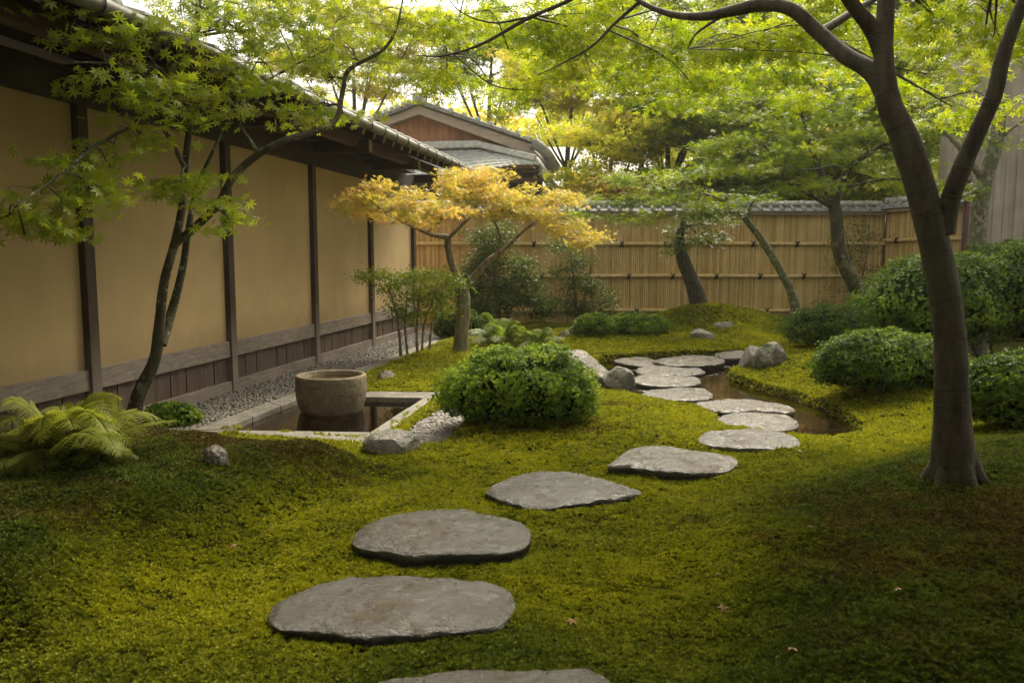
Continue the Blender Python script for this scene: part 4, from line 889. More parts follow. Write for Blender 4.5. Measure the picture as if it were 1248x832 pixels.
tree('maple_tree', 'slender forked maple with star leaves beside the ochre wall, nearest on the left', b0, [(lp, [.052, .045, .041, .037, .033, .031, .025, .024, .021, .018, .015, .01]), (br, [.030, .029, .028, .027, .025, .022, .021, .019, .017, .015, .012, .009, .006]), (b2, [.035, .034, .03, .027, .024, .018, .013, .006]), (lf, [.016, .012, .008, .004]), (lf2, [.017, .013, .009, .006, .003]), (tw1, [.011, .008, .006, .005, .003]), (rt1, [.014, .012, .01, .007, .004])],
     pads, 'bark_maple', 'leaf_near', STAR7, .053, 600, .55, .18, .26, 5, up=(.1, -.55, .8))

# near right maple
b0 = GT(1163, 592); yb = b0[1]
tr = [b0-[0, 0, .08]]+wl_([(1161, 545, yb), (1160, 480, yb), (1157, 400, yb), (1146, 330, yb+.02), (1128, 250, yb+.05), (1105, 175, yb+.08), (1082, 120, yb+.1), (1077, 60, yb+.1), (1080, 0, yb+.1), (1085, -120, yb+.05)])
t2 = wl_([(1082, 125, yb+.1), (1062, 88, yb+.15), (1030, 68, yb+.25), (998, 40, yb+.35), (965, 12, yb+.4), (930, 6, yb+.5), (890, 14, yb+.6), (860, 20, yb+.7), (820, 18, yb+.9), (780, 2, yb+1.1), (740, -30, yb+1.3)])
t3 = wl_([(1078, 70, yb+.1), (1062, 35, yb+.1), (1035, 0, yb), (1000, -60, yb-.1)])
t4 = wl_([(1152, 285, yb+.02), (1158, 245, yb+.02), (1172, 205, yb-.02), (1192, 160, yb-.05), (1212, 115, yb-.1), (1222, 70, yb-.12), (1238, 25, yb-.15), (1262, -40, yb-.2)])
t5 = wl_([(780, 2, yb+1.1), (748, 30, yb+1.2), (722, 56, yb+1.2), (690, 75, yb+1.3), (655, 92, yb+1.3)])
t6 = wl_([(740, -30, yb+1.3), (695, 0, yb+1.3), (641, 24, yb+1.4), (587, 54, yb+1.4), (542, 68, yb+1.5), (508, 68, yb+1.5)])
t7 = wl_([(641, 22, yb+1.4), (600, 28, yb+1.4), (562, 15, yb+1.5), (540, -10, yb+1.6)])
t8 = wl_([(890, 14, yb+.6), (850, 40, yb+.9), (838, 60, yb+1.0)])
cano = []
rsx = np.random.RandomState(77)
for (a, b_, Yc, rr) in [(560, 20, 5.8, .6), (620, 60, 6.0, .5), (690, 25, 5.9, .6), (760, 30, 6.0, .6), (820, 55, 5.8, .55), (880, 40, 5.5, .55), (940, 60, 5.4, .5), (600, 105, 6.3, .4), (660, 110, 6.4, .4), (545, 95, 6.0, .35), (720, 90, 6.6, .5), (790, 95, 6.5, .5), (850, 110, 6.6, .45), (900, 100, 6.4, .45), (980, 20, 5.2, .5), (1030, 40, 5.5, .5), (1140, 20, 5.0, .5), (1130, 90, 5.6, .45), (1200, 40, 5.0, .5), (1160, 130, 6.0, .3), (960, 105, 6.4, .4), (1010, 110, 6.6, .4)]:
    cano.append((a, b_, Yc, rr, rr, .13))
over = [(2.6, 3.4, 4.3, 1.3, 1.2, .35), (3.6, 4.6, 4.2, 1.1, 1.1, .3), (3.2, 2.4, 4.0, 1.3, 1.0, .35), (4.4, 3.2, 3.6, .9, 1.1, .4)]  # unseen crown pads overhead, added to cast shade
rts = []
for k_, a_ in enumerate((.4, 1.5, 2.7, 3.7, 4.8, 5.7)):
    e_ = b0+[.22*math.cos(a_), .22*math.sin(a_), 0]; e_[2] = Tz(e_[0], e_[1])-.02
    rts.append(([b0+[.02*math.cos(a_), .02*math.sin(a_), .20+.03*(k_ % 2)], b0+[.10*math.cos(a_), .10*math.sin(a_), .045], b0*[1, 1, 0]+[.15*math.cos(a_+.1), .15*math.sin(a_+.1), Tz(b0[0]+.15*math.cos(a_), b0[1]+.15*math.sin(a_))-.004], e_], [.034, .036, .022, .006]))
tree('maple_tree', 'thick dark ringed maple trunk forking high, nearest on the right', b0, [(tr, [.090, .080, .072, .067, .066, .066, .062, .052, .042, .036, .03]), (t2, [.040, .041, .038, .035, .032, .034, .028, .024, .018, .013, .009]), (t3, [.04, .036, .03, .02]), (t4, [.042, .042, .040, .037, .034, .030, .026, .02]), (t5, [.012, .009, .007, .005, .003]), (t6, [.011, .012, .012, .009, .006, .003]), (t7, [.008, .006, .004, .003]), (t8, [.01, .006, .003])]+rts,
     cano+[('w', *p) for p in over], 'bark_dark', 'leaf_canopy', STAR5, .046, 1700, .7, .26, .35, 6)

# amber maple
b0 = GT(560, 430); yb = b0[1]
a1 = [b0-[0, 0, .08]]+wl_([(563, 400, yb), (565, 372, yb), (563, 345, yb)])
a2 = wl_([(563, 350, yb), (552, 325, yb-.05), (547, 305, yb-.05), (545, 290, yb-.05), (525, 286, yb-.4), (500, 275, yb-.9), (470, 262, yb-1.5)])
a3 = wl_([(564, 352, yb), (580, 335, yb), (595, 318, yb), (612, 306, yb+.05), (640, 280, yb+.1), (665, 262, yb+.1)])
a4 = wl_([(545, 292, yb-.05), (562, 275, yb), (575, 262, yb), (582, 245, yb)])
a5 = wl_([(604, 312, yb), (610, 290, yb), (600, 265, yb), (590, 240, yb)])
pads = [(440, 243, yb-1.7, .26, .3, .10), (470, 258, yb-1.6, .3, .4, .10), (425, 250, yb-1.8, .14, .2, .05), (452, 228, yb-1.7, .16, .2, .06), (505, 245, yb-1.2, .36, .4, .12), (520, 265, yb-1.1, .4, .4, .10), (555, 232, yb-.3, .4, .5, .12), (590, 222, yb, .35, .5, .10), (545, 258, yb-.6, .4, .4, .10), (600, 243, yb-.2, .5, .5, .12), (640, 240, yb+.1, .4, .5, .12), (680, 246, yb+.2, .4, .5, .10), (660, 262, yb-.2, .35, .4, .10), (690, 275, yb-.1, .35, .4, .12), (712, 292, yb, .25, .3, .12), (700, 300, yb, .2, .3, .08), (625, 260, yb-.3, .35, .4, .08), (575, 213, yb+.1, .3, .4, .08), (600, 212, yb+.1, .2, .3, .06), (550, 215, yb-.1, .15, .3, .06)]
tree('maple_tree', 'small amber orange maple with a forked tan trunk in front of the house', b0, [(a1, [.10, .088, .085, .08]), (a2, [.055, .05, .045, .042, .022, .014, .008]), (a3, [.052, .046, .04, .032, .016, .008]), (a4, [.028, .02, .014, .008]), (a5, [.024, .018, .012, .007])],
     pads, 'bark_tan', 'leaf_orange', STAR5, .040, 2500, .65, .17, .42, 7, kf=1.0)

# trees by the fence on the right
b0 = GT(1052, 372); b0 = W(1052, 385, 12.0); b0[2] = 0; yb = 12.0
m1 = [b0]+wl_([(1048, 362, yb), (1032, 330, yb-.05), (1022, 300, yb-.1), (1019, 262, yb-.1), (1014, 240, yb-.1)])
m2 = wl_([(1016, 250, yb-.1), (1005, 225, yb-.1), (998, 205, yb), (985, 170, yb), (975, 130, yb+.1)])
m3 = wl_([(1017, 250, yb-.1), (1028, 218, yb-.1), (1040, 200, yb-.2), (1070, 180, yb-.4), (1095, 160, yb-.5)])
m4 = wl_([(1014, 252, yb-.1), (990, 238, yb-.3), (968, 226, yb-.5), (950, 220, yb-.6)])
m5 = wl_([(1036, 205, yb-.2), (1010, 203, yb-.5), (985, 207, yb-.8), (940, 200, yb-1)])
pads = [(a, b_, yb+d, r_, r_, .16) for a, b_, d, r_ in [(960, 195, -.6, .6), (920, 170, -.3, .6), (1000, 165, 0, .7), (1050, 175, -.4, .6), (1090, 160, -.6, .5), (900, 205, -.9, .5), (970, 140, .2, .7), (1030, 130, 0, .7), (920, 125, .3, .7), (1080, 115, -.2, .6), (985, 225, -.8, .4), (1060, 215, -.5, .4), (870, 175, -.4, .5), (1110, 195, -.6, .4), (1000, 95, .2, .7), (1150, 150, -.4, .5), (1125, 225, -.6, .3), (1190, 110, -.2, .5), (1180, 160, -.4, .3)]]
tree('maple_tree', 'wide spreading green maple with a forked mossy trunk before the fence corner', b0, [(m1, [.13, .115, .10, .095, .09, .085]), (m2, [.06, .052, .045, .03, .015]), (m3, [.065, .055, .045, .028, .014]), (m4, [.045, .04, .03, .018]), (m5, [.025, .02, .014, .006])],
     pads, 'bark_maple', 'leaf_mid', STAR5, .058, 1000, .5, .32, .28, 8)
b0 = W(975, 388, 12.8); b0[2] = 0; yb = 12.8
pads = [(a, b_, yb+d, r_, r_, .15) for a, b_, d, r_ in [(850, 245, -.5, .6), (800, 240, -.3, .6), (890, 240, -.6, .5), (760, 245, 0, .5), (830, 215, 0, .6), (880, 262, -.8, .35), (770, 215, .2, .5), (730, 262, -.2, .35), (800, 265, -.5, .4)]]
tree('maple_tree', 'thin pale leaning maple trunk before the fence with low feathery green foliage', b0, [([b0]+wl_([(966, 360, yb), (950, 328, yb-.1), (930, 295, yb-.2), (915, 275, yb-.3), (900, 258, yb-.4), (870, 240, yb-.4), (830, 232, yb-.3)]), [.085, .068, .06, .055, .05, .04, .025, .01]), (wl_([(912, 270, yb-.3), (915, 250, yb-.3), (935, 225, yb-.3)]), [.03, .02, .01])],
     pads, 'bark_pale', 'leaf_mid', STAR5, .055, 1100, .45, .30, .25, 9)
b0 = W(856, 392, 13.4); b0[2] = .2; yb = 13.4
pads = [(a, b_, yb+d, r_, r_, .15) for a, b_, d, r_ in [(840, 285, -.2, .5), (870, 275, -.3, .4), (815, 300, 0, .35), (825, 268, .1, .5), (860, 295, -.3, .35)]]
tree('maple_tree', 'short dark rough trunked tree with deep green foliage behind the moss mound', b0, [([b0]+wl_([(850, 365, yb), (842, 340, yb), (832, 315, yb), (828, 290, yb), (835, 265, yb)]), [.16, .14, .12, .11, .08, .03])],
     pads, 'bark_pine', 'leaf_deep', STAR3, .06, 750, .5, .28, .4, 10)
yb = 9.6; b0 = W(1188, 400, yb); b0[2] = .1
pads = [(a, b_, yb+d, r_, r_, .12) for a, b_, d, r_ in [(1225, 175, -.2, .35), (1245, 130, -.2, .4), (1160, 235, -.2, .2), (1150, 110, .3, .4), (1120, 140, .3, .4), (1240, 60, 0, .5), (1190, 60, .2, .5), (1160, 20, .2, .6)]]
tree('maple_tree', 'pale lichen covered trunk against the grey boarded building', b0, [([b0]+wl_([(1190, 320, yb), (1193, 270, yb), (1199, 225, yb), (1212, 180, yb), (1218, 140, yb), (1216, 90, yb), (1220, 20, yb)]), [.11, .10, .095, .09, .08, .07, .05, .03]), (wl_([(1198, 222, yb), (1178, 190, yb-.1), (1150, 160, yb), (1120, 140, yb+.1)]), [.04, .035, .02, .008]), (wl_([(1213, 178, yb), (1230, 160, yb-.1), (1262, 138, yb-.2)]), [.02, .015, .008]), (wl_([(1197, 228, yb), (1172, 240, yb-.1), (1160, 236, yb-.2)]), [.03, .02, .008])],
     pads, 'bark_pale', 'leaf_mid', STAR5, .05, 700, .5, .24, .3, 11)

# unseen trees and a roof above the viewer, added to shade foreground and corners
def shade_tree(base, pads, label, seed, leaf='leaf_mid'):
    pads_w = [('w', *p) for p in pads]
    base = np.array(base, float); top = base+[0, 0, 3.2]; limbs = [([base, base+[.1, .05, 1.6], top], [.14, .11, .08])]
    for p in pads: limbs.append(([top-[0, 0, .8], (top+np.array(p[:3]))/2+[0, 0, .2], np.array(p[:3])], [.06, .04, .012]))
    tree('maple_tree', label, base, limbs, pads_w, 'bark_maple', leaf, STAR3, .085, 620, .6, .34, .35, seed)
shade_tree((5.0, 1.2, 0), [(4.0, 2.6, 4.0, 1.3, 1.3, .35), (3.4, 1.2, 4.0, 1.3, 1.3, .35), (4.8, 4.4, 4.2, 1.3, 1.3, .35), (5.8, 3.0, 3.8, 1.2, 1.4, .35), (5.8, 5.6, 4.5, 1.2, 1.3, .35), (2.6, 4.6, 4.6, 1.0, 1.0, .25), (4.0, 6.2, 4.9, 1.1, 1.0, .3), (5.2, 5.0, 4.6, 1.2, 1.2, .3), (6.4, 4.2, 4.4, 1.2, 1.2, .4), (4.4, 3.4, 4.5, 1.2, 1.2, .3)], 'broad green maple added outside the frame on the right to cast shade', 61)
shade_tree((-1.9, .6, 0), [(-1.0, 1.6, 3.7, 1.2, 1.2, .3), (-1.9, 3.9, 4.2, 1.0, 1.0, .25), (-2.3, 2.4, 3.5, 1.0, 1.0, .25), (-1.6, 5.8, 4.5, 1.0, .9, .25)], 'green maple added outside the frame beside the viewer on the left to cast shade', 62)
ve = thing('shade_roof', 'unseen wooden roof added above the viewer to shade the foreground', 'shade_roof', (0, -1.5, 0))  # roof, posts and back wall added out of view to darken the foreground
mb = MB(); mb.hexa([(-3.6, -4, 3.2), (5, -4, 3.2), (5, 1.9, 2.35), (-3.0, 1.9, 2.35), (-3.6, -4, 3.3), (5, -4, 3.3), (5, 1.9, 2.45), (-3.0, 1.9, 2.45)]); mb.build('roof', M['beam_wood'], ve)
for xp in (-3.4, 4.8):
    mb = MB(); mb.box((xp, .3, 1.3), (1, 0, 0), (0, 1, 0), (0, 0, 1), .12, .12, 2.6); mb.build('post', M['dark_wood'], ve)
mb = MB(); mb.box((.7, -4, 1.6), (1, 0, 0), (0, 1, 0), (0, 0, 1), 8.6, .1, 3.2); mb.build('shade_back_wall', M['dark_wood'], ve)
# trees beyond the fence
def far_tree(px, py, Y_, wpx, hpx, leaf, label, seed, dens=560, size=.10, tm=STAR3, bark='bark_maple', npad=24):
    rs = np.random.RandomState(seed); c = W(px, py, Y_); s = Y_/F; w_ = wpx*s/2; h_ = hpx*s/2; base = np.array([c[0]+rs.uniform(-.3, .3), Y_+rs.uniform(-.2, .4), 0])
    limbs = [([base, base+[.1, 0, c[2]*.4], (c+base)/2*[1, 1, 1]+[0, 0, c[2]*.2], c], [.11, .09, .07, .03])]
    pads = []
    for k in range(npad):
        a = rs.uniform(0, 6.28); rr = rs.uniform(.3, .95)**.7; p = c+[math.cos(a)*w_*rr*.8, math.sin(a)*min(w_, 1.6)*rr*.8, rs.uniform(-1, 1)*h_*.85*math.sqrt(max(.05, 1-rr*rr*.7))]
        pads.append((*p, w_*.42, min(w_, 1.5)*.42, h_*.16, ) if False else (p[0], p[1], p[2], w_*.5, min(w_, 1.6)*.42, max(.18, h_*.2)))
        if k % 5 == 0: limbs.append(([c*.5+base*.5+[0, 0, c[2]*.1], (c*.5+base*.5+p)/2+[0, 0, .2], p], [.04, .03, .01]))
    global NLEAF
    t_ = thing('garden_tree', label, 'tree', base, 'trees standing beyond the fence'); wd = Wood(); tw = Wood()
    for i, (q, rads) in enumerate(limbs): wd.limb(q, 0, 0, 8, 5, .03, seed+i, True, rads)
    wd.build('trunk', M[bark], t_)
    V, Q, r_, n = make_crown(wd, tw, [(p[:3], p[3:]) for p in pads], rs, tm, size, dens, .6, .32, .42); NLEAF += n
    tw.build('branches', M[bark], t_); fast_mesh('crown', V, Q, M[leaf], t_, {'rnd': r_})
for a in [(745, 190, 17.5, 150, 130, 'leaf_yellow', 'yellow green maple beyond the fence just right of the house gable', 101),
          (815, 135, 18.5, 190, 150, 'leaf_canopy', 'bright yellow green maple high beyond the middle of the fence', 102),
          (905, 150, 17.5, 200, 170, 'leaf_mid', 'dense green maple beyond the fence behind the leaning trunk', 103),
          (1000, 120, 18, 200, 190, 'leaf_mid', 'tall green tree beyond the fence behind the forked mossy trunk', 104),
          (1100, 130, 17, 170, 230, 'leaf_mid', 'green tree beyond the fence corner beside the boarded building', 105),
          (700, 100, 22, 190, 120, 'leaf_yellow', 'pale yellow tree far behind the house, right of the roof ridge', 106),
          (790, 50, 23, 220, 130, 'leaf_canopy', 'tall light green tree far beyond the fence at the top centre', 107),
          (930, 50, 22, 240, 150, 'leaf_canopy', 'tall light green tree far beyond the fence near the thick limb', 108),
          (1080, 40, 21, 230, 150, 'leaf_mid', 'tall mid green tree far beyond the fence corner', 109),
          (600, 55, 25, 200, 110, 'leaf_canopy', 'light green tree rising far behind the tiled house roof', 110),
          (430, 60, 24, 220, 130, 'leaf_yellow', 'pale tree far behind the house, left of its roof', 111),
          (860, 225, 17, 230, 70, 'leaf_mid', 'low dark green tree just beyond the fence coping', 112),
          (1020, 222, 16.6, 170, 70, 'leaf_mid', 'dark low branched tree just beyond the fence near its corner', 113),
          (760, 235, 17, 120, 50, 'leaf_orange', 'small orange tinted maple just beyond the fence beside the house', 114)]:
    far_tree(*a)
# wooded rise far behind
rs = np.random.RandomState(8); n = 70000; xx = rs.uniform(-20, 34, n); zz = rs.uniform(0, 1, n)**.8*11; yy = 34+rs.uniform(0, 5, n)+2*fbm(xx*.3, zz*.4, 2, 3)
kk = zz < 8.5+3*fbm(xx*.25, xx*0, 5, 3)
xx, yy, zz = xx[kk], yy[kk], zz[kk]; n = len(xx)
V, Q, k = place_leaves(STAR3, np.column_stack([xx, yy, zz]), rs.normal(size=(n, 3)), rs.uniform(0, 6.28, n), rs.uniform(.2, .4, n))
o = fast_mesh('distant_wood', V, Q, M['leaf_yellow'], None, {'rnd': np.repeat(np.clip(.45+.6*fbm(xx*.5, zz*.7, 9, 3)+.15*rs.normal(size=n), 0, 1), k)}); tag(o, 'pale far wooded rise behind the houses', 'woodland', kind='stuff')

# ------------------------------------------------------------------ shrubs
def azalea(name, label, c, s, lobes, leaf, seed, n, size=.02, stems=6, lift=.08, cat='shrub', group=None, rough=.10, star=6):
    """c centre on ground, s (w,d,h), lobes list of (dx,dy,dz, fx,fy,fz) ellipsoids in fractions"""
    global NLEAF
    t_ = thing(name, label, cat, c, group); rs = np.random.RandomState(seed); c = np.array(c, float); w_, d_, h_ = s; PP = []; NN = []; RR = []
    for (dx, dy, dz, fx, fy, fz) in lobes:
        m = int(1.9*n*fx*fz); q = rs.normal(size=(m, 3)); q /= np.linalg.norm(q, axis=1)[:, None]; q[:, 2] = np.where(q[:, 2] < -.7, -q[:, 2], q[:, 2])
        nz = 1+1.7*rough*n3(q*1.0, 2.2, seed)+1.7*rough*n3(q, 5, seed+2)+rough*1.0*n3(q, 13, seed+8)+.10*(rs.rand(m) < .04)*rs.rand(m)+rs.uniform(-.13, .035, m)
        r = np.array([w_*fx/2, d_*fy/2, h_*fz/2]); ctr = c+np.array([dx*w_, dy*d_, lift+(h_)*(.40+dz)]); r[2] = h_*.60*fz
        p = ctr+q*r*nz[:, None]; nrm = q/r; nrm /= np.linalg.norm(nrm, axis=1)[:, None]
        keep = p[:, 2] > c[2]+lift*.9+.02
        for (ex, ey, ez, gx_, gy_, gz_) in lobes:       # drop leaves buried in another lobe
            if (ex, ey, ez) == (dx, dy, dz): continue
            r2 = np.array([w_*gx_/2, d_*gy_/2, h_*gz_/2]); r2[2] = h_*.60*gz_; c2 = c+np.array([ex*w_, ey*d_, lift+h_*(.40+ez)]); keep &= (((p-c2)/r2)**2).sum(1) > .72
        keep &= (n3(q, 4.2, seed+11) > -.17) | (rs.rand(m) < .35)
        tn = .42+.9*n3(q, 5, seed+4)+.24*rs.normal(size=m); PP.append(p[keep]); NN.append(nrm[keep]); RR.append(tn[keep])
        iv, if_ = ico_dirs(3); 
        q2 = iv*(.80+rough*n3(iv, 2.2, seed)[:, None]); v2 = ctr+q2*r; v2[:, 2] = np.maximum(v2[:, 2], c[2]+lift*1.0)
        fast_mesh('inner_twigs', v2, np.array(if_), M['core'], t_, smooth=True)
    P = np.vstack(PP); N_ = np.vstack(NN); r_ = np.concatenate(RR); m = len(P); B = star
    N2 = N_+rs.normal(size=(m, 3))*.35; N2 /= np.linalg.norm(N2, axis=1)[:, None]
    # rosettes: B leaves around the outward axis
    ref = np.where(np.abs(N2[:, 2:3]) < .9, np.array([[0, 0, 1.]]), np.array([[1., 0, 0]])); X_ = np.cross(N2, ref); X_ /= np.linalg.norm(X_, axis=1)[:, None]; Y_ = np.cross(N2, X_)
    az = rs.uniform(0, 6.28, (m, 1))+np.arange(B)*6.283/B+rs.normal(0, .2, (m, B)); el = rs.uniform(.1, 1.0, (m, B)); S = .72*size*rs.uniform(.7, 1.25, (m, B))
    d = (np.cos(az)*np.cos(el))[..., None]*X_[:, None]+(np.sin(az)*np.cos(el))[..., None]*Y_[:, None]+np.sin(el)[..., None]*N2[:, None]
    sd_ = -np.sin(az)[..., None]*X_[:, None]+np.cos(az)[..., None]*Y_[:, None]; Pb = P[:, None]+0*d
    V = np.stack([Pb, Pb+(d*.55+sd_*.26)*S[..., None], Pb+d*S[..., None], Pb+(d*.55-sd_*.26)*S[..., None]], 2).reshape(-1, 3)
    NLEAF += m*B
    fast_mesh('foliage', V, np.arange(len(V)).reshape(-1, 4), M[leaf], t_, {'rnd': np.repeat(np.clip(np.repeat(r_, B)+.12*rs.normal(size=m*B), 0, 1), 4)})
    wd = Wood()
    for k in range(stems):
        a = rs.uniform(0, 6.28); b_ = c+[math.cos(a)*w_*.12, math.sin(a)*d_*.12, -.03]; e = c+[math.cos(a)*w_*.34, math.sin(a)*d_*.34, h_*.55]; wd.limb([b_, (b_+e)/2+rs.normal(0, .04, 3), e], .012*max(1, h_*1.3), .006, 7, 5, .02, k)
    wd.build('stems', M['bark_maple'], t_); return t_
def gz(x, y, dz=0): return (x, y, Tz(x, y)+dz)
q = G(636, 523); azalea('azalea_bush', 'round glossy clipped azalea mound in the centre beside the pebbles', gz(q[0], q[1]+.02), (1.04, .95, .50), [(-.02, 0, -.02, .98, 1, .98), (-.28, -.06, -.16, .5, .7, .62), (.24, -.05, -.12, .55, .8, .72)], 'leaf_azalea', 31, 4600, .027, lift=.05, rough=.16)
azalea('azalea_bush', 'largest clipped azalea, tall double dome against the boarded building', gz(5.15, 8.4), (2.9, 1.9, 1.10), [(.14, .05, .06, .74, 1, .88), (-.27, -.05, -.02, .5, .85, .78)], 'leaf_azalea2', 32, 11500, .034, 12, lift=.32, rough=.12)
q = GT(1090, 482); azalea('azalea_bush', 'low clipped azalea on the right bank in front of the tall double dome', gz(q[0], q[1]+.2), (1.18, .8, .44), [(-.05, 0, 0, .95, 1, .98), (.28, .05, -.05, .55, .9, .85), (-.3, -.05, -.1, .5, .7, .75)], 'leaf_azalea2', 33, 4200, .028, lift=.06, rough=.16)
q = GT(1014, 430); azalea('azalea_bush', 'smooth rounded azalea right of the paired boulders', gz(q[0]+.02, q[1]+.3), (1.08, .9, .50), [(0, 0, 0, 1, 1, 1)], 'leaf_azalea2', 34, 4200, .028, lift=.10)
q = G(1246, 540, .1); azalea('azalea_bush', 'dark low azalea at the right edge behind the thick trunk', gz(q[0]+.15, q[1]+.25), (.95, .8, .44), [(0, 0, .02, 1, 1, .95), (-.2, 0, -.1, .6, .9, .8)], 'leaf_azalea2', 35, 3000, .030, 10, lift=.08)
q = GT(200, 523); azalea('low_shrub', 'tiny bright green shrub at the foot of the near left maple', (q[0], q[1]+.12, q[2]), (.42, .34, .17), [(0, 0, 0, 1, 1, 1)], 'leaf_azalea', 36, 1300, .024, 4, lift=.0)
q = GT(728, 414); azalea('clipped_hedge', 'left half of the low clipped hedge pair near the back', (q[0], q[1]+.3, q[2]), (.66, .62, .34), [(0, 0, 0, 1, 1, 1), (.1, 0, -.1, .9, .9, .8)], 'leaf_azalea', 37, 2600, .03, lift=.02)
q = GT(780, 413); azalea('clipped_hedge', 'right half of the low clipped hedge pair near the back', (q[0], q[1]+.3, q[2]), (.86, .62, .33), [(0, 0, 0, 1, 1, 1), (.12, 0, -.08, .8, .9, .85)], 'leaf_azalea', 38, 3200, .03, lift=.02)
q = GT(556, 415); azalea('clipped_hedge', 'small round green shrub behind the amber maple trunk', (q[0], q[1]+.4, q[2]), (.75, .6, .42), [(0, 0, 0, 1, 1, 1)], 'leaf_azalea2', 39, 2400, .03, lift=.02)
# loose shrubs
def loose(name, label, base, limbs, pads, leaf='leaf_deep', seed=1, size=.035, dens=1500, bark='bark_tan', sub_r=.15, flat=.6, spread=.7, tm=OVAL, cat='shrub'):
    return tree(name, label, base, limbs, pads, bark, leaf, tm, size, dens, spread, sub_r, flat, seed, None, cat, kf=3.2)
b0 = GT(500, 437); yb = b0[1]
loose('leafy_shrub', 'airy dark green shrub with several pale thin stems beside the wall gravel', b0,
      [([W(489, 438, yb), W(486, 400, yb), W(480, 370, yb), W(470, 345, yb)], [.02, .017, .013, .006]), ([W(497, 437, yb), W(494, 400, yb), W(496, 360, yb)], [.018, .016, .008]), ([W(509, 434, yb+.1), W(508, 400, yb+.1), W(512, 350, yb+.1)], [.02, .016, .008]), ([W(514, 433, yb+.1), W(517, 395, yb+.1), W(530, 360, yb+.1)], [.016, .013, .007]), ([W(523, 430, yb+.2), W(527, 395, yb+.2), W(540, 370, yb+.2)], [.016, .013, .006])],
      [(a, b_, yb+d, rx, .25, rz_) for a, b_, d, rx, rz_ in [(455, 335, 0, .25, .05), (475, 350, 0, .2, .08), (495, 340, 0, .28, .08), (520, 335, .1, .25, .07), (500, 365, 0, .28, .1), (530, 355, .1, .3, .1), (550, 345, .2, .25, .1), (505, 385, 0, .22, .06), (485, 378, 0, .15, .05), (540, 375, .1, .2, .06)]], leaf='leaf_mid', seed=41, dens=2300, size=.038)
b0 = W(610, 395, 13.6); b0[2] = 0; yb = 13.6
loose('leafy_shrub', 'bushy dark evergreen shrub behind the amber maple against the fence', b0, [([b0, W(605, 350, yb), W(600, 300, yb)], [.04, .03, .012]), ([b0, W(630, 360, yb), W(640, 330, yb)], [.03, .02, .01])],
      [(a, b_, yb+d, rx, .35, rz_) for a, b_, d, rx, rz_ in [(590, 300, .1, .35, .3), (610, 285, .2, .25, .2), (600, 335, 0, .5, .3), (640, 330, 0, .3, .2), (630, 355, -.1, .45, .2), (600, 375, -.2, .6, .25), (650, 370, -.1, .35, .25), (570, 350, 0, .3, .2)]], seed=42, dens=2600, size=.05, sub_r=.22)
b0 = W(705, 395, 13.9); b0[2] = 0; yb = 13.9
loose('leafy_shrub', 'open upright shrub against the bamboo fence behind the low hedge', b0, [([b0, W(700, 350, yb), W(695, 300, yb)], [.035, .025, .01]), ([b0, W(715, 350, yb), W(722, 320, yb)], [.025, .02, .01])],
      [(a, b_, yb+d, rx, .3, rz_) for a, b_, d, rx, rz_ in [(690, 300, 0, .3, .14), (705, 320, 0, .3, .14), (700, 345, 0, .4, .12), (725, 355, 0, .35, .10), (690, 370, 0, .3, .15), (715, 380, 0, .45, .12), (735, 370, -.1, .25, .08), (680, 330, 0, .2, .1)]], seed=43, dens=1900, size=.045, sub_r=.2)
b0 = W(1035, 395, 14.4); b0[2] = 0; yb = 14.6
loose('fence_climber', 'sparse green climber covering the fence near its corner', b0, [([b0, W(1040, 340, yb), W(1030, 280, yb)], [.02, .015, .006]), ([b0, W(1055, 320, yb), W(1060, 265, yb)], [.02, .014, .006])],
      [(a, b_, yb+d, rx, .12, rz_) for a, b_, d, rx, rz_ in [(1030, 290, 0, .3, .2), (1055, 280, 0, .25, .2), (1040, 320, 0, .4, .2), (1060, 330, 0, .25, .2), (1030, 355, 0, .4, .15), (1020, 375, 0, .5, .15), (1060, 300, 0, .2, .2)]], 'leaf_deep', 44, size=.05, dens=1500, sub_r=.22, cat='climber')

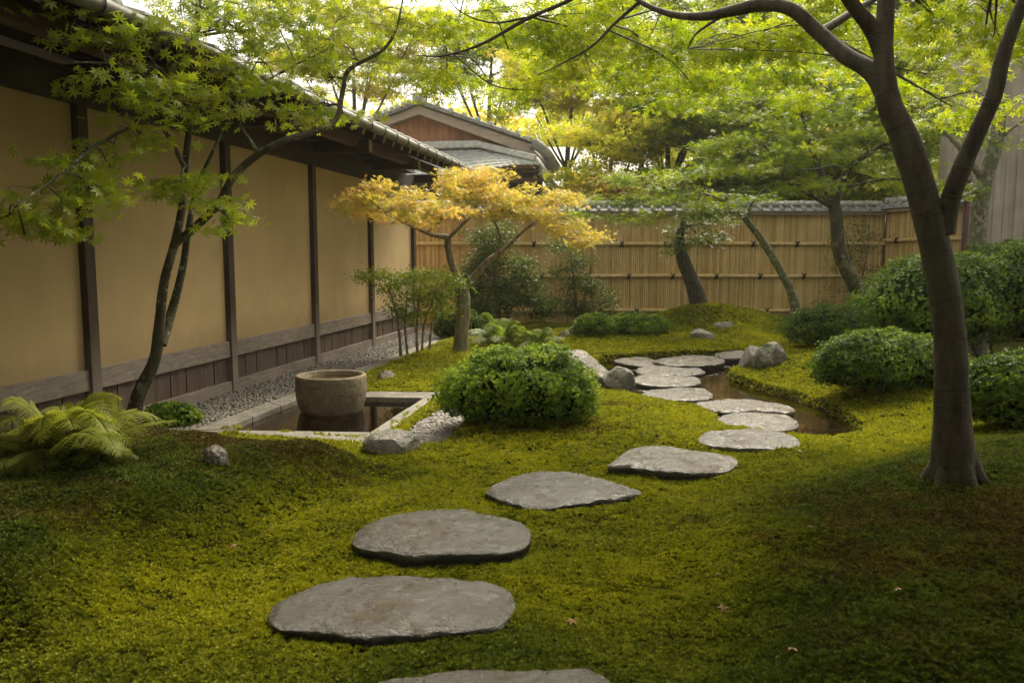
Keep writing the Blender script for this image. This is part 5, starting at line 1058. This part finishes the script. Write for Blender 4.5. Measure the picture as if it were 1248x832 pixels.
# ------------------------------------------------------------------ ferns
def fern(label, c, fronds, mat, seed, L_=.5, cat='fern', arch=.42, droop=.75, nl=18):
    root = thing('fern', label, cat, c); rs = np.random.RandomState(seed); Vv = []; RR = []; wd = Wood()
    for k in range(fronds):
        a = 6.283*k/fronds*1.0+rs.uniform(-.5, .5); l = L_*rs.uniform(.6, 1.15); inner = rs.rand() < .45; hgt = arch*(1.7 if inner else 1.0)*rs.uniform(.7, 1.25); reach = rs.uniform(.45, .75) if inner else rs.uniform(.85, 1.1)
        d = np.array([math.cos(a), math.sin(a), 0]); sd_ = np.array([-d[1], d[0], 0]); bend = rs.uniform(-.25, .25); roll = rs.uniform(-.5, .5); m = nl+6; ts = np.linspace(0, 1, m); dr = droop*rs.uniform(.75, 1.2)
        path = np.array([np.array(c)+d*l*reach*t_+sd_*l*bend*t_*t_+np.array([0, 0, l*hgt*(2.6*t_-dr*2.6*t_*t_)]) for t_ in ts]); wd.limb(path[::4], .0035, .001, 4, 3, 0, 1)
        tone = rs.uniform(.15, .8)
        for i in range(5, m):
            t_ = ts[i]; pl = l*.27*math.sin(math.pi*min(1, (t_*.85+.13)))**.9+.006; tg = path[i]-path[i-1]; tg /= np.linalg.norm(tg)
            for sg in (-1, 1):
                pd = sd_*sg*math.cos(roll)*.85+np.array([0, 0, 1])*math.sin(roll)*sg*.7+tg*.5+rs.normal(0, .06, 3); pd /= np.linalg.norm(pd); nq = 8
                for j in range(nq):
                    u = (j+.5)/nq; b_ = path[i]+pd*pl*u-np.array([0, 0, .35*pl*u*u]); ll = pl*.26*(1-u*.8)+.003
                    for s2 in (-1, 1):
                        e = tg*s2*.85+pd*.45+np.array([0, 0, .1]); wv_ = pd*ll*.34
                        Vv += [b_, b_+e*ll*.5+wv_*.8, b_+e*ll, b_+e*ll*.5-wv_*.8]; RR += [tone+rs.normal(0, .12)]*4
    V = np.array(Vv); fast_mesh('fronds', V, np.arange(len(V)).reshape(-1, 4), M[mat], root, {'rnd': np.clip(RR, 0, 1)}); wd.build('stalks', M['twig'], root)
q = GT(60, 580); fern('large feathery yellow green fern in the left foreground', (q[0], q[1]+.15, q[2]), 64, 'fern', 51, .44, arch=.42, nl=26)
q = GT(618, 428); fern('green fern arching behind the round azalea', (q[0]-.1, q[1]+.35, q[2]), 20, 'fern2', 52, .62, arch=.42, nl=30)
q = GT(650, 428); fern('pale green fern spreading low left of the hedge', (q[0]+.05, q[1]+.25, q[2]), 20, 'fern2', 53, .48, arch=.38, nl=28)

# ------------------------------------------------------------------ fallen leaves
lfm = leaf_mat('fallen_leaf', [(0, (.14, .055, .015)), (1, (.34, .17, .04))], .1, tcol=1)
V0, Q0 = STAR5
for k, (a, b_) in enumerate([(524, 648), (712, 588), (965, 806), (880, 755), (875, 712), (890, 642), (330, 655), (283, 677), (810, 577), (1075, 488), (975, 557), (205, 610), (430, 590), (620, 560)]+[(300+((k*397) % 900), 560+((k*211) % 250)) for k in range(7)]):
    p = GT(a, b_)
    if any(inpoly(np.array([p[0]]), np.array([p[1]]), sp_)[0] for sp_ in step_polys): continue
    me = bpy.data.meshes.new('fallen_leaf'); v = V0*(.018+.004*(k % 4)); v[:, 2] *= 2.5
    me.from_pydata([tuple(x) for x in v], [], [tuple(x) for x in Q0.tolist()]); me.materials.append(lfm); at = me.attributes.new('rnd', 'FLOAT', 'POINT'); at.data.foreach_set('value', [(k*.37) % 1]*len(v))
    o = bpy.data.objects.new('fallen_leaf', me); COL.objects.link(o); o.location = (p[0], p[1], p[2]+.045); o.rotation_euler = (.3*math.sin(k), .3*math.cos(k*2), k*1.7)
    tag(o, 'small brown curled fallen leaf lying on the moss', 'leaf', 'fallen leaves on the moss')

# ------------------------------------------------------------------ damp air
m = bpy.data.materials.new('damp_air'); m.use_nodes = True; t = m.node_tree; t.nodes.clear(); ou = t.nodes.new('ShaderNodeOutputMaterial'); pv = t.nodes.new('ShaderNodeVolumePrincipled')
pv.inputs['Color'].default_value = (.97, .96, .92, 1); pv.inputs['Density'].default_value = .0010; pv.inputs['Anisotropy'].default_value = .35; t.links.new(pv.outputs[0], ou.inputs['Volume'])
mb = MB(); mb.box((0, 0, 6.5), (1, 0, 0), (0, 1, 0), (0, 0, 1), 310, 310, 16); o = mb.build('haze', m); tag(o, 'thin damp air over the garden', 'haze', kind='stuff')
